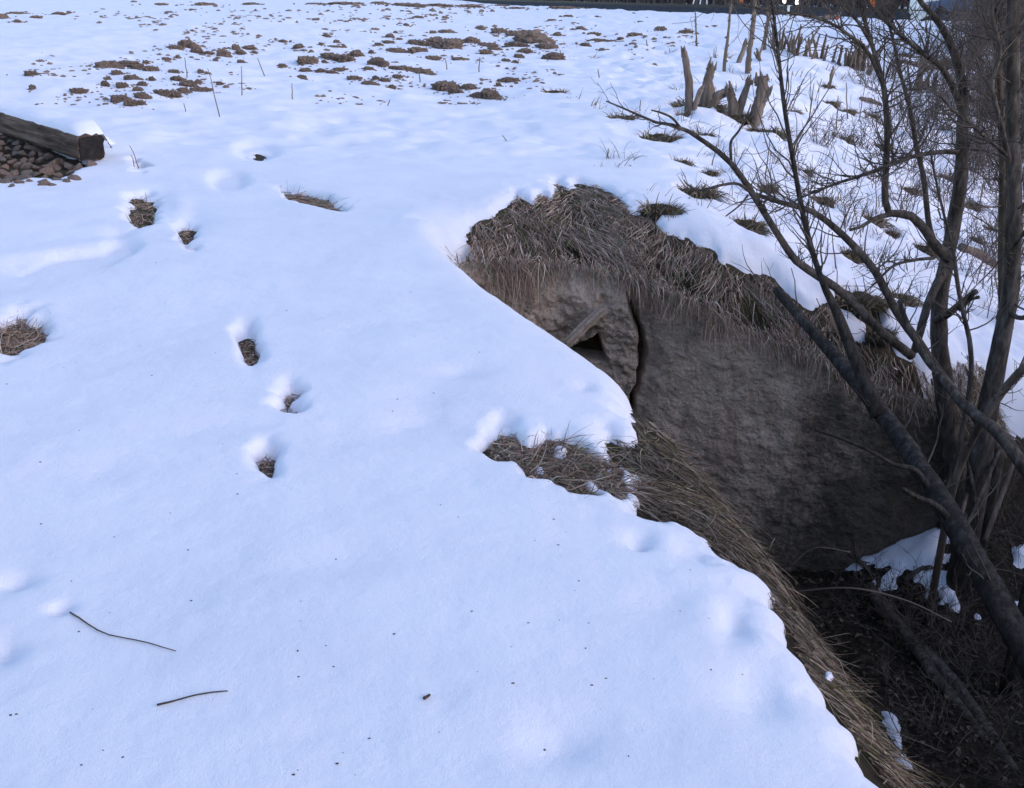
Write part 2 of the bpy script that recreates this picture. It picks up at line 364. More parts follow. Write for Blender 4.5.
def poly_sd(P, x, y):
    """signed distance, positive outside"""
    d = np.full(x.shape, 1e9); inside = np.zeros(x.shape, bool)
    n = len(P)
    for i in range(n):
        ax, ay = P[i]; bx, by = P[(i + 1) % n]
        ex, ey = bx - ax, by - ay; l2 = ex * ex + ey * ey + 1e-12
        t = np.clip(((x - ax) * ex + (y - ay) * ey) / l2, 0, 1)
        d = np.minimum(d, (x - ax - t * ex) ** 2 + (y - ay - t * ey) ** 2)
        if abs(by - ay) > 1e-9:
            c = ((ay > y) != (by > y)) & (x < (bx - ax) * (y - ay) / (by - ay) + ax)
            inside ^= c
    d = np.sqrt(d)
    return np.where(inside, -d, d)
T_SNOW = .075
def snow_thickness(x, y):
    shp = x.shape; x = x.ravel(); y = y.ravel()
    th = T_SNOW * (1 + .16 * fbm(x, y, .9, 3, .5, 8))
    def edge(sd, E):
        t = np.clip(sd / E, 0, 1)
        q = np.sqrt(np.clip(1 - (1 - t) ** 2, 0, 1))
        return np.where(sd > 0, q, np.clip(sd / E, -.5, 0))
    wob = .042 * fbm(x, y, .16, 3, .55, 11)
    m = np.ones(x.shape)
    b = (x > -2.5) & (x < 13) & (y > -10) & (y < 11)
    m[b] = np.minimum(m[b], edge(poly_sd(RAVINE, x[b], y[b]) + wob[b], .17))
    for P in PATCHES:
        lo = P.min(0) - .5; hi = P.max(0) + .5
        b = (x > lo[0]) & (x < hi[0]) & (y > lo[1]) & (y < hi[1])
        if b.any(): m[b] = np.minimum(m[b], edge(poly_sd(P, x[b], y[b]) + wob[b] * .8, .09))
    for cx, cy, rx, ry, E in HOLES:
        k = max(rx, ry) + .4
        b = (np.abs(x - cx) < k) & (np.abs(y - cy) < k)
        if b.any():
            dn = math.hypot(cx, cy); ux, uy = cx / dn, cy / dn
            q = np.hypot(((x[b] - cx) * uy - (y[b] - cy) * ux) / rx, ((x[b] - cx) * ux + (y[b] - cy) * uy) / ry)
            m[b] = np.minimum(m[b], edge((q - 1) * min(rx, ry) + wob[b] * min(1, min(rx, ry) / .08), E))
    for P in BED:
        lo = P.min(0) - .4; hi = P.max(0) + .4
        b = (x > lo[0]) & (x < hi[0]) & (y > lo[1]) & (y < hi[1])
        if b.any():
            nz = min(.10, .16 * float(np.min(P.max(0) - P.min(0)))) * (fbm(x[b], y[b], .13, 3, .6, 21) + (.2 if P.max(0)[0] > 2.6 else -.1))
            ok = (y[b] < wall_y(x[b]) - .10) | (x[b] > 3.25)
            e = .55 * edge(-poly_sd(P, x[b], y[b]) + nz, .06)
            m[b] = np.maximum(m[b], np.where(ok, e, -.5))
    th = th * m
    dz = np.zeros(x.shape)
    for cx, cy, rx, ry, dp in DENTS:
        k = 3 * max(rx, ry)
        b = (np.abs(x - cx) < k) & (np.abs(y - cy) < k)
        if b.any():
            dn = math.hypot(cx, cy); ux, uy = cx / dn, cy / dn
            q2 = (((x[b] - cx) * uy - (y[b] - cy) * ux) / rx) ** 2 + (((x[b] - cx) * ux + (y[b] - cy) * uy) / ry) ** 2
            if dp >= .05: q2 = np.maximum(q2 * .6 + wob[b] * 3, 0) ** 2.2      # trodden prints have steeper sides
            dz[b] += dp * np.exp(-q2)
    pos = np.clip(m, 0, 1)
    th = np.where(pos > .6, np.maximum(th - dz, .012), th - dz * pos) + .055 * pos * (1 - pos) * fbm(x, y, .14, 3, .5, 15)
    lump = .0035 * fbm(x, y, .28, 3, .5, 13) + .0018 * fbm(x, y, .07, 2, .5, 14)
    th = th + lump * pos * (1 + 4 * sstep(1.2, 2.4, x))
    return th.reshape(shp), m.reshape(shp)

def polar(angs, rads):
    A, Rr = np.meshgrid(angs, rads)
    return Rr * np.sin(A), Rr * np.cos(A)
def ring_radii(fine):
    r = [.02, .2, .4, .6, .8]
    while r[-1] < 420:
        x = r[-1]
        k = .05 if x < 1.1 else (.0042 if x < 12 else (.008 if x < 60 else .03))
        r.append(x * (1 + k / fine))
    return np.array(r)
def ring_angles(step):
    return np.concatenate([np.linspace(-math.pi, -.67, 26)[:-1], np.arange(-.67, .67, step), np.linspace(.67, math.pi, 26)[:-1]])
# ---- ground sheet
ang, rad = ring_angles(.0062), ring_radii(.5)
gx, gy = polar(ang, rad)
gz = H(gx, gy)
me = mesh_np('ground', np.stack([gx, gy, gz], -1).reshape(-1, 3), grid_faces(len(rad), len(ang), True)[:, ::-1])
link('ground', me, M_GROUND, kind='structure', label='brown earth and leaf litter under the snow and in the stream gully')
# ---- snow sheet
ang, rad = ring_angles(.0030), ring_radii(1.0)
sx_, sy_ = polar(ang, rad)
th, msk = snow_thickness(sx_, sy_)
sz_ = H(sx_, sy_) + np.where(msk > 0, th, np.minimum(th, -.003))
F = grid_faces(len(rad), len(ang), True)[:, ::-1]
keep = (th.ravel()[F] > -.028).any(1)
F = F[keep]
used = np.zeros(sx_.size, bool); used[F.ravel()] = True
remap = np.cumsum(used) - 1
V = np.stack([sx_, sy_, sz_], -1).reshape(-1, 3)[used]
me = mesh_np('snow_cover', V, remap[F])
link('snow_cover', me, M_SNOW, kind='structure', label='blue-white snow lying over the field and the bank')
def S(x, y):
    x = np.atleast_1d(np.asarray(x, float)); y = np.atleast_1d(np.asarray(y, float))
    t, _ = snow_thickness(x, y)
    return H(x, y) + np.maximum(t, 0)
def GS(px, py):
    g = G(px, py, SG); return np.array([g[0], g[1], float(S(g[0], g[1])[0])])

# ------------------------------------------------------------------ the old concrete wall in the gully head
wall = link('retaining_wall', None, label='weathered brown concrete wall with a vertical crack under the overhanging grass', cat='wall', loc=(1.0, 7.0, -2.5))
def wl(p): return np.array(p, float) - np.array([1.0, 7.0, -2.5])
CRACK = np.array([AT(px, py, 7.2)[[0, 2]] for px, py in [(624, 200), (628, 250), (630, 300), (641, 335), (641, 360), (633, 400), (629, 430), (628, 470), (630, 560)]])
def crack_x(z): return np.interp(-z, -CRACK[:, 1], CRACK[:, 0])
HOLE = np.array([AT(px, py, 7.3)[[0, 2]] for px, py in [(561, 355), (597, 330), (601, 342), (606, 358)]])
DIAG = np.array([AT(px, py, 7.3)[[0, 2]] for px, py in [(600, 311), (548, 364)]])
nx, nz_ = 600, 380
xs = np.linspace(-.85, 3.42, nx); tt = np.linspace(0, 1, nz_)
WX, WT = np.meshgrid(xs, tt)
top = wall_top(WX) + .02 + .03 * fbm(WX, WX * 0, .35, 3, .5, 30)
WZ = top + (-2.8 - top) * WT
cx_ = crack_x(WZ)
dl = WX - cx_ + .015 * fbm(WX, WZ, .12, 3, .5, 31)
out = .05 * fbm(WX, WZ, .75, 4, .55, 32) + .030 * fbm(WX, WZ, .16, 4, .6, 33) + .018 * fbm(WX, WZ, .05, 4, .62, 36)
right = sstep(-.01, .03, dl)
out = out * np.where(dl > 0, .42, .9)
out += .06 * np.exp(-np.clip(-dl, 0, 9) / .35) * (1 - right)          # left block stands proud beside the crack
out -= .30 * np.exp(-(dl / .020) ** 2) + .06 * np.exp(-((dl - .05) / .07) ** 2)
out += .20 * sstep(-.9, -2.6, WZ) * .35 * right                        # slight batter
e = DIAG[1] - DIAG[0]; e /= np.hypot(*e)
side = (WX - DIAG[0, 0]) * -e[1] + (WZ - DIAG[0, 1]) * e[0]
along = (WX - DIAG[0, 0]) * e[0] + (WZ - DIAG[0, 1]) * e[1]
inl = sstep(-.12, .02, along) * (1 - sstep(.75, 1.1, along)) * (1 - right)
if ((-.3 - DIAG[0, 0]) * -e[1] + (-.3 - DIAG[0, 1]) * e[0]) < 0: side = -side
out += .08 * inl * sstep(-.015, .02, side) * np.exp(-np.clip(side, 0, 9) / .5)
hsd = poly_sd(HOLE, WX.ravel(), WZ.ravel()).reshape(WX.shape)
out -= .40 * sstep(.012, -.02, hsd)
WY = wall_y(WX) - .06 - out * np.clip(WT * 14, .2, 1)
WY = WY + .55 * np.clip(1 - WT * 45, 0, 1)
V = np.stack([WX, WY, WZ], -1).reshape(-1, 3) - np.array([1.0, 7.0, -2.5])
F = grid_faces(nz_, nx)[:, ::-1]
isl = (dl.ravel()[F].mean(1) < 0)
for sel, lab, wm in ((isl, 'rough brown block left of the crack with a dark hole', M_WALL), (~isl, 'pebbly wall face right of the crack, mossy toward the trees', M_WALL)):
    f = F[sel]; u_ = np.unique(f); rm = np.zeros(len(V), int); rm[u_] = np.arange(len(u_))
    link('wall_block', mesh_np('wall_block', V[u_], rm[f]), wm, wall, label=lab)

def box_mesh(name, a, b, w, h, n=24, rough=.01, seed=1, up=(0, 0, 1), taper=1.0):
    """rough beam from a to b, subdivided along its length, cross-section w (side) x h (up)"""
    a = np.array(a, float); b = np.array(b, float); d = b - a; L = np.linalg.norm(d); d /= L
    s_ = np.cross(d, up); s_ /= np.linalg.norm(s_); u_ = np.cross(s_, d)
    r_ = np.random.default_rng(seed); V = []; prof = []
    k = 5
    for q in range(k): prof.append((-1 + 2 * q / k, -1))
    for q in range(k): prof.append((1, -1 + 2 * q / k))
    for q in range(k): prof.append((1 - 2 * q / k, 1))
    for q in range(k): prof.append((-1, 1 - 2 * q / k))
    groove = r_.normal(0, rough, len(prof)); m = len(prof)
    for i in range(n + 1):
        t = i / n; kk = 1 + (taper - 1) * t
        for j, (p, q) in enumerate(prof):
            rad = 1.0 - (.05 if abs(p) == 1 and abs(q) == 1 else 0)
            g = groove[j] + r_.normal(0, rough * .35)
            V.append(a + d * (L * t) + s_ * (p * w / 2 * kk * rad + g * np.sign(p) * (abs(p) == 1)) + u_ * (q * h / 2 * kk * rad + g * np.sign(q) * (abs(q) == 1)))
    F = []
    for i in range(n):
        for j in range(m):
            F.append((i * m + j, i * m + (j + 1) % m, (i + 1) * m + (j + 1) % m, (i + 1) * m + j))
    F.append(tuple(range(m))[::-1]); F.append(tuple(n * m + j for j in range(m)))
    return mesh_py(name, V, F)
a = AT(603, 309, 7.05); b = AT(546, 365, 6.95)
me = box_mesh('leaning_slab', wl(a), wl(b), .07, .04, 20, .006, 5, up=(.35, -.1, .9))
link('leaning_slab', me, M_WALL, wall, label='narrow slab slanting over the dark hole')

# ------------------------------------------------------------------ grass blades
def blades(name, root, dirv, L, droop, width, floor=None, seg=4, jit=.06, seed=1):
    r_ = np.random.default_rng(seed); n = len(root)
    t = np.linspace(0, 1, seg + 1)[None, :, None]
    L = L[:, None, None]
    P = root[:, None, :] + dirv[:, None, :] * L * t
    P = P + r_.normal(0, 1, (n, 1, 3)) * jit * L * t ** 2 + np.sin(t * 3.0 + r_.uniform(0, 6, (n, 1, 1))) * r_.normal(0, 1, (n, 1, 3)) * jit * .5 * L * t
    P[..., 2] -= (droop[:, None] * L[:, :, 0] * t[0, :, 0][None] ** 2)
    if floor is not None:
        P[..., 2] = np.maximum(P[..., 2], floor(P[..., 0], P[..., 1]) + .006 + .02 * r_.random((n, 1)))
    tang = np.gradient(P, axis=1)
    sd = np.cross(tang, r_.normal(0, 1, (n, 1, 3))); sd /= np.linalg.norm(sd, axis=2, keepdims=True) + 1e-9
    w = width[:, None, None] * 1.15 * (1 - .8 * t ** 1.5) * .5
    A = P - sd * w; B = P + sd * w
    V = np.stack([A, B], 2).reshape(-1, 3)
    base = (np.arange(n) * (seg + 1) * 2)[:, None]
    k = (np.arange(seg) * 2)[None]
    F = np.stack([base + k, base + k + 1, base + k + 3, base + k + 2], -1).reshape(-1, 4)
    return mesh_np(name, V, F)
def grad(x, y, e=.03):
    return (H(x + e, y) - H(x - e, y)) / (2 * e), (H(x, y + e) - H(x, y - e)) / (2 * e)
def unit(v): return v / (np.linalg.norm(v, axis=-1, keepdims=True) + 1e-9)

# fringe over the wall
N = 60000
x = rng.uniform(-.95, 3.6, N); y = rng.uniform(6.6, 9.3, N)
sd = poly_sd(RAVINE, x, y)
clump = fbm(x, y, .22, 2, .5, 40)
ok = (sd < -.02) & (y > wall_y(x) - .05) & (rng.random(N) < .62 + .5 * clump)
x, y = x[ok], y[ok]; n = len(x)
front = np.clip(1 - (y - wall_y(x)) / .9, 0, 1)
lat = .6 * fbm(x, y, .4, 2, .5, 41) + rng.normal(0, .42, n)
dirv = unit(np.stack([lat + .12, -np.ones(n), .10 + rng.normal(0, .22, n)], -1))
L = rng.uniform(.10, .30, n) * (.8 + .35 * front * rng.random(n)) * (1 - .45 * sstep(.5, 1.3, x) * front)
def fringe_floor(px, py):
    f = np.where(py > wall_y(px) + .02, upper(px, np.maximum(py, wall_y(px) + .02)), -9)
    return f
z = upper(x, np.maximum(y, wall_y(x) + .02))
me = blades('dry_grass', np.stack([x, y, z - .01], -1), dirv, L, rng.uniform(.25, .8, n) * (.4 + front), rng.uniform(.003, .0065, n) * (1 + .8 * (rng.random(n) > .9)), fringe_floor, 5, .10, 3)
link('dry_grass', me, M_GRASS, kind='stuff', label='long reddish-brown dead grass hanging over the top of the concrete wall')
N = 6500
x = rng.uniform(-.95, 3.0, N); keepf = rng.random(N) < .55 + .9 * fbm(x, x * 0, .28, 3, .6, 47); x = x[keepf]; n = len(x)
y = wall_y(x) + rng.uniform(-.13, .08, n)
dirv = unit(np.stack([rng.normal(.05, .35, n) + .5 * fbm(x, x * 0, .3, 2, .5, 48), -rng.uniform(.3, 1.0, n), rng.uniform(-.5, .35, n)], -1))
Lh = rng.uniform(.06, .30, n) * (.55 + .75 * np.clip(fbm(x, x * 0, .45, 3, .6, 49) + .5, 0, 1.2)) * np.interp(x, [-.9, -.2, .5, 1.0, 3.0], [.9, .72, .5, .42, .5])
me = blades('dry_grass', np.stack([x, y, upper(x, wall_y(x) + .03) + rng.uniform(-.10, .05, n)], -1), dirv, Lh, rng.uniform(.5, 1.3, n), rng.uniform(.003, .0065, n), None, 5, .14, 6)
link('dry_grass', me, M_GRASS, kind='stuff', label='ragged ends of dead grass drooping down the face of the concrete wall')
print('fringe blades', n)

# near bank: matted clumps
NC = 1500
cy_ = rng.uniform(.9, 4.1, NC); cx2 = lip_x(cy_) + rng.uniform(-.45, 1.2, NC)
sd = poly_sd(RAVINE, cx2, cy_)
ok = (sd < .0) & (rng.random(NC) < np.exp(-np.clip(-sd - .22, 0, 9) / .16) * sstep(4.0, 3.6, cy_))
cx2, cy_ = cx2[ok], cy_[ok]; per = 34; nc = len(cx2)
flow = unit(np.stack([.55 + .5 * fbm(cx2, cy_, .3, 2, .5, 44), -.65 + .6 * fbm(cx2, cy_, .3, 2, .5, 45), .12 + rng.normal(0, .12, nc)], -1))
x = np.repeat(cx2, per) + rng.normal(0, .035, nc * per); y = np.repeat(cy_, per) + rng.normal(0, .045, nc * per); n = len(x)
fl_ = np.repeat(flow, per, 0) + rng.normal(0, .38, (n, 3)) * np.array([1, 1, .6])
gx_, gy_ = grad(x, y); fl_[:, 2] += np.clip(gx_ * fl_[:, 0] + gy_ * fl_[:, 1], -1.2, .3)
L = rng.uniform(.04, .17, n) * (1 + .9 * (rng.random(n) > .95)); inside_ = poly_sd(RAVINE, x, y) < .015
x, y, fl_, L = x[inside_], y[inside_], fl_[inside_], L[inside_]; n = len(x)
me = blades('dry_grass', np.stack([x, y, H(x, y) - .006], -1), unit(fl_), L, rng.uniform(.1, .6, n), rng.uniform(.0018, .0042, n), H, 4, .22, 4)
link('dry_grass', me, M_BANK, kind='stuff', label='matted dead grass on the near bank below the snow edge')
print('bank blades', n)

# grass showing in the bare patches of the near snow
def patch_grass(P, n, label, ex=None, lr=(.08, .22), main=(.5, -.8, .15), seed=1, sub=0.0):
    lo, hi = P.min(0), P.max(0)
    r_ = np.random.default_rng(seed)
    q = r_.uniform(lo, hi, (n * 4, 2)); q = q[poly_sd(P, q[:, 0], q[:, 1]) < -sub][:n]
    m_ = len(q)
    d = unit(np.array(main)[None] + r_.normal(0, .45, (m_, 3)) + np.array([0, 0, .12]))
    me = blades('grass_patch', np.column_stack([q, H(q[:, 0], q[:, 1]) - .005]) - np.array([*q[0], 0]), d, r_.uniform(*lr, m_), r_.uniform(.15, .5, m_), r_.uniform(.0025, .005, m_), lambda a_, b_: H(a_ + q[0, 0], b_ + q[0, 1]), 3, .12, seed)
    return link('grass_patch', me, M_GRASS, label=label, cat='grass', loc=(q[0, 0], q[0, 1], 0))
def ell(c, rx, ry, n=14):
    dn = math.hypot(c[0], c[1]); ux, uy = c[0] / dn, c[1] / dn
    return np.array([(c[0] + rx * math.cos(a) * uy + ry * math.sin(a) * ux, c[1] - rx * math.cos(a) * ux + ry * math.sin(a) * uy) for a in np.linspace(0, 2 * math.pi, n, endpoint=False)])
patch_grass(PATCHES[0], 2600, 'ragged strip of flattened brown and green grass melted out of the near snow slope', seed=11)
patch_grass(PATCHES[2], 500, 'narrow strip of dead grass showing in the open snow above the footprints', main=(.9, -.2, .2), seed=12)
patch_grass(ell(HOLES[0], HOLES[0][2], HOLES[0][3]), 600, 'small round patch of brown grass at the upper end of the ragged grass strip', lr=(.05, .14), seed=13)
patch_grass(ell(HOLES[1], HOLES[1][2], HOLES[1][3]), 900, 'round hollow of dead grass in the snow at the left edge of the picture', lr=(.06, .16), main=(.3, -.3, .2), seed=14)
patch_grass(ell(HOLES[2], HOLES[2][2], HOLES[2][3]), 260, 'dark grass in the deepest footprint near the end of the wooden sleeper', lr=(.05, .13), main=(0, -.2, .6), seed=15)
for hi_, lab_ in ((4, 'brown grass in the uppermost of the three footprints on the middle slope'), (5, 'brown grass in the middle one of the three footprints on the slope'), (6, 'brown grass in the lowest of the three footprints on the slope')):
    patch_grass(ell(HOLES[hi_], HOLES[hi_][2], HOLES[hi_][3]), 170, lab_, lr=(.03, .08), main=(.2, -.2, .35), seed=30 + hi_)
patch_grass(ell(HOLES[3], HOLES[3][2], HOLES[3][3]), 120, 'grass blades in the smaller footprint right of the deepest one', lr=(.04, .10), main=(0, -.2, .6), seed=16)

# ------------------------------------------------------------------ round wood: tubes along curved paths
def smooth_path(P, Rr, n):
    P = np.asarray(P, float); Rr = np.asarray(Rr, float)
    d = np.r_[0, np.cumsum(np.linalg.norm(np.diff(P, axis=0), axis=1))]
    Q = np.vstack([2 * P[0] - P[1], P, 2 * P[-1] - P[-2]])
    ts = np.linspace(0, d[-1], n); out = []
    for t in ts:
        i = min(max(int(np.searchsorted(d, t) - 1), 0), len(P) - 2)
        u = (t - d[i]) / (d[i + 1] - d[i] + 1e-9)
        p0, p1, p2, p3 = Q[i], Q[i + 1], Q[i + 2], Q[i + 3]
        out.append(.5 * ((2 * p1) + (p2 - p0) * u + (2 * p0 - 5 * p1 + 4 * p2 - p3) * u * u + (3 * p1 - p0 - 3 * p2 + p3) * u ** 3))
    return np.array(out), np.interp(ts, d, Rr)
class Tubes:
    def __init__(s): s.V = []; s.F = []; s.n = 0
    def add(s, P, Rr, sides=6, rough=0.0, r_=None, cap=True):
        P = np.asarray(P, float); m = len(P); Rr = np.asarray(Rr, float)
        T = unit(np.gradient(P, axis=0))
        ref = np.array([.31, .87, .38]) if abs(T[0] @ np.array([.31, .87, .38])) < .9 else np.array([1., 0, 0])
        a = unit(np.cross(T, ref)); b = np.cross(T, a)
        th_ = np.linspace(0, 2 * math.pi, sides, endpoint=False)
        rr = Rr[:, None] * np.ones((1, sides))
        if rough: rr = rr * (1 + rough * (r_ or rng).normal(0, 1, (m, sides)) + rough * 1.2 * np.sin(3 * th_[None] + np.linspace(0, 7, m)[:, None]))
        V = P[:, None] + rr[..., None] * (np.cos(th_)[None, :, None] * a[:, None] + np.sin(th_)[None, :, None] * b[:, None])
        i = (np.arange(m - 1) * sides)[:, None]; j = np.arange(sides)[None]; j2 = (j + 1) % sides
        F = np.stack([i + j, i + j2, i + sides + j2, i + sides + j], -1).reshape(-1, 4) + s.n
        V = V.reshape(-1, 3)
        s.V.append(V); s.F.append(F); s.n += len(V)
        if cap:
            s.V.append(P[[0, -1]]); c0, c1 = s.n, s.n + 1
            base = s.n - len(V); k = np.arange(sides); k2 = (k + 1) % sides
            s.F.append(np.stack([base + k2, base + k, np.full(sides, c0), np.full(sides, c0)], -1))
            e_ = base + (m - 1) * sides
            s.F.append(np.stack([e_ + k, e_ + k2, np.full(sides, c1), np.full(sides, c1)], -1)); s.n += 2
    def mesh(s, name, origin=(0, 0, 0), smooth=True):
        V = np.vstack(s.V) - np.asarray(origin, float); F = np.vstack(s.F)
        me = bpy.data.meshes.new(name)
        tri = F[:, 2] == F[:, 3]
        idx = np.where(tri, 3, 4); flat = F.ravel()
        keepm = np.ones(F.shape, bool); keepm[tri, 3] = False
        loops = flat[keepm.ravel()]
        me.vertices.add(len(V)); me.vertices.foreach_set('co', V.astype(np.float32).ravel())
        me.loops.add(len(loops)); me.loops.foreach_set('vertex_index', loops.astype(np.int32))
        me.polygons.add(len(F)); me.polygons.foreach_set('loop_start', np.r_[0, np.cumsum(idx)[:-1]].astype(np.int32))
        me.update(calc_edges=True); me.polygons.foreach_set('use_smooth', np.full(len(F), smooth)); me.update()
        return me
def wander(p, d, L, r0, r1, n, r_, curl=.18, up=.0):
    P = [np.array(p, float)]; d = np.array(d, float); d /= np.linalg.norm(d)
    for i in range(n):
        d = d + r_.normal(0, curl, 3) + np.array([0, 0, up]); d /= np.linalg.norm(d)
        P.append(P[-1] + d * L / n)
    return np.array(P), np.linspace(r0, r1, n + 1)
def twigs_along(tb, P, Rr, count, Lr, r_, t0=.3, spread=.9, up=.05, sub=2, rmin=.0018, sides=3, back=.0):
    P = np.asarray(P); m = len(P)
    for _ in range(count):
        t = t0 + (1 - t0) * r_.random(); k = t * (m - 1); i = min(int(k), m - 2); f = k - i
        p = P[i] * (1 - f) + P[i + 1] * f; tan = unit(P[i + 1] - P[i])
        rr = Rr[i] * (1 - f) + Rr[i + 1] * f
        d = unit(tan * (.75 + back) + r_.normal(0, 1, 3) * spread * .7 + np.array([0, 0, .25]))
        L = Lr * r_.uniform(.35, 1.0)
        r0 = max(min(rr * .45, .0035 + L * .008), rmin)
        Q, q = wander(p, d, L, r0, rmin * .7, 6, r_, .20, up)
        tb.add(Q, q, sides, cap=False)
        for _2 in range(sub):
            j = r_.integers(2, 6)
            d2 = unit(unit(Q[j] - Q[j - 1]) + r_.normal(0, .6, 3) + np.array([0, 0, .1]))
            Q2, q2 = wander(Q[j], d2, L * r_.uniform(.25, .55), max(q[j] * .7, rmin * .8), rmin * .6, 4, r_, .22, up)
            tb.add(Q2, q2, 3, cap=False)

def path3(pts, n=28):
    """pts: (px, py, distance y, width px) -> smooth 3-D path and radii"""
    P = [AT(a, b, Y) for a, b, Y, w in pts]
    Rr = [w * .35 * PXM(p) for p, (a, b, Y, w) in zip(P, pts)]
    return smooth_path(P, Rr, n)
def tree(label, trunk, branches, twig_spec, m=M_BARK, seed=1, name='bare_tree', tw=M_TWIG):
    r_ = np.random.default_rng(seed)
    P, q = path3(trunk, 40)
    root = P[0]
    g = float(H(root[0], root[1]))
    base = np.array([root[0], root[1], g])
    if root[2] > g - .03:                                   # run the butt down into the ground
        P = np.vstack([[root[0], root[1], g - .12], P]); q = np.r_[q[0] * 1.15, q]
    e_ = link(name, None, label=label, cat='tree', loc=base)
    tb = Tubes(); tb.add(P, q, 12, .035, r_); link('trunk', tb.mesh('trunk', base), m, e_)
    paths = [(P, q)]
    for br in branches:
        Pb, qb = path3(br, 26); t2 = Tubes(); t2.add(Pb, qb, 8, .03, r_)
        link('branch', t2.mesh('branch', base), m, e_); paths.append((Pb, qb))
    tt_ = Tubes()
    for (i, count, Lr, t0, spread) in twig_spec:
        twigs_along(tt_, *paths[i], int(count * 4), Lr * 1.1, r_, t0, spread)
    if tt_.n: link('twigs', tt_.mesh('twigs', base), tw, e_, kind='stuff')
    return e_

# leaning dark trunk across the gully, forked
tree('thick dark trunk leaning across the gully from the lower right corner',
     [(1110, 815, 3.5, 48), (1060, 715, 3.75, 43), (1000, 605, 4.1, 38), (948, 512, 4.6, 32), (902, 440, 5.1, 27), (870, 398, 5.45, 24), (837, 358, 5.8, 20), (807, 325, 6.1, 16), (776, 290, 6.4, 12)],
     [[(880, 415, 5.3, 26), (866, 385, 5.4, 21), (850, 345, 5.45, 18), (836, 310, 5.5, 14), (823, 283, 5.5, 9), (806, 228, 5.5, 8), (793, 160, 5.5, 7), (784, 105, 5.5, 6.5), (779, 60, 5.5, 5), (774, 18, 5.5, 4), (768, -20, 5.5, 3)],
      [(930, 490, 4.75, 12), (915, 470, 4.7, 8), (895, 465, 4.65, 6), (872, 452, 4.65, 5), (845, 440, 4.7, 4), (815, 430, 4.8, 3)],
      [(950, 520, 4.55, 13), (935, 505, 4.5, 9), (915, 496, 4.48, 7), (903, 489, 4.45, 6)]],
     [(0, 5, .4, .3, .8), (1, 12, .5, .35, .6)], M_BARK_DARK, 31)
# long branch reaching up-left over the snow
tree('long bare bough arching from the trees up over the snow toward the grey stumps',
     [(1000, 452, 6.3, 15), (975, 415, 6.35, 15), (948, 385, 6.4, 14), (919, 343, 6.4, 13), (898, 314, 6.4, 12), (874, 270, 6.4, 11), (847, 239, 6.4, 10), (815, 213, 6.4, 8), (783, 203, 6.4, 7), (754, 194, 6.4, 6)],
     [[(912, 356, 6.35, 14), (880, 330, 6.3, 13), (845, 295, 6.3, 12), (813, 273, 6.3, 12), (795, 260, 6.3, 11), (770, 222, 6.3, 10), (745, 182, 6.3, 9), (728, 160, 6.3, 8), (705, 142, 6.3, 7), (680, 127, 6.3, 5.5), (655, 122, 6.3, 4), (630, 111, 6.3, 3), (606, 101, 6.3, 2)],
      [(680, 127, 6.3, 4), (672, 118, 6.25, 3.5), (662, 113, 6.2, 3), (651, 110, 6.2, 2)],
      [(752, 193, 6.3, 5), (738, 184, 6.25, 4), (722, 185, 6.2, 4), (700, 190, 6.2, 3.4), (688, 185, 6.2, 2.5), (684, 180, 6.2, 2)],
      [(731, 160, 6.3, 4.5), (731, 142, 6.25, 4), (738, 132, 6.25, 3.4), (746, 118, 6.2, 2.8), (751, 104, 6.2, 2)],
      [(748, 195, 6.3, 3.4), (740, 205, 6.25, 2.6), (726, 216, 6.2, 2)]],
     [(0, 8, .45, .5, .8), (1, 10, .22, .3, 1.0), (3, 3, .12, .4, .8)], seed=32)
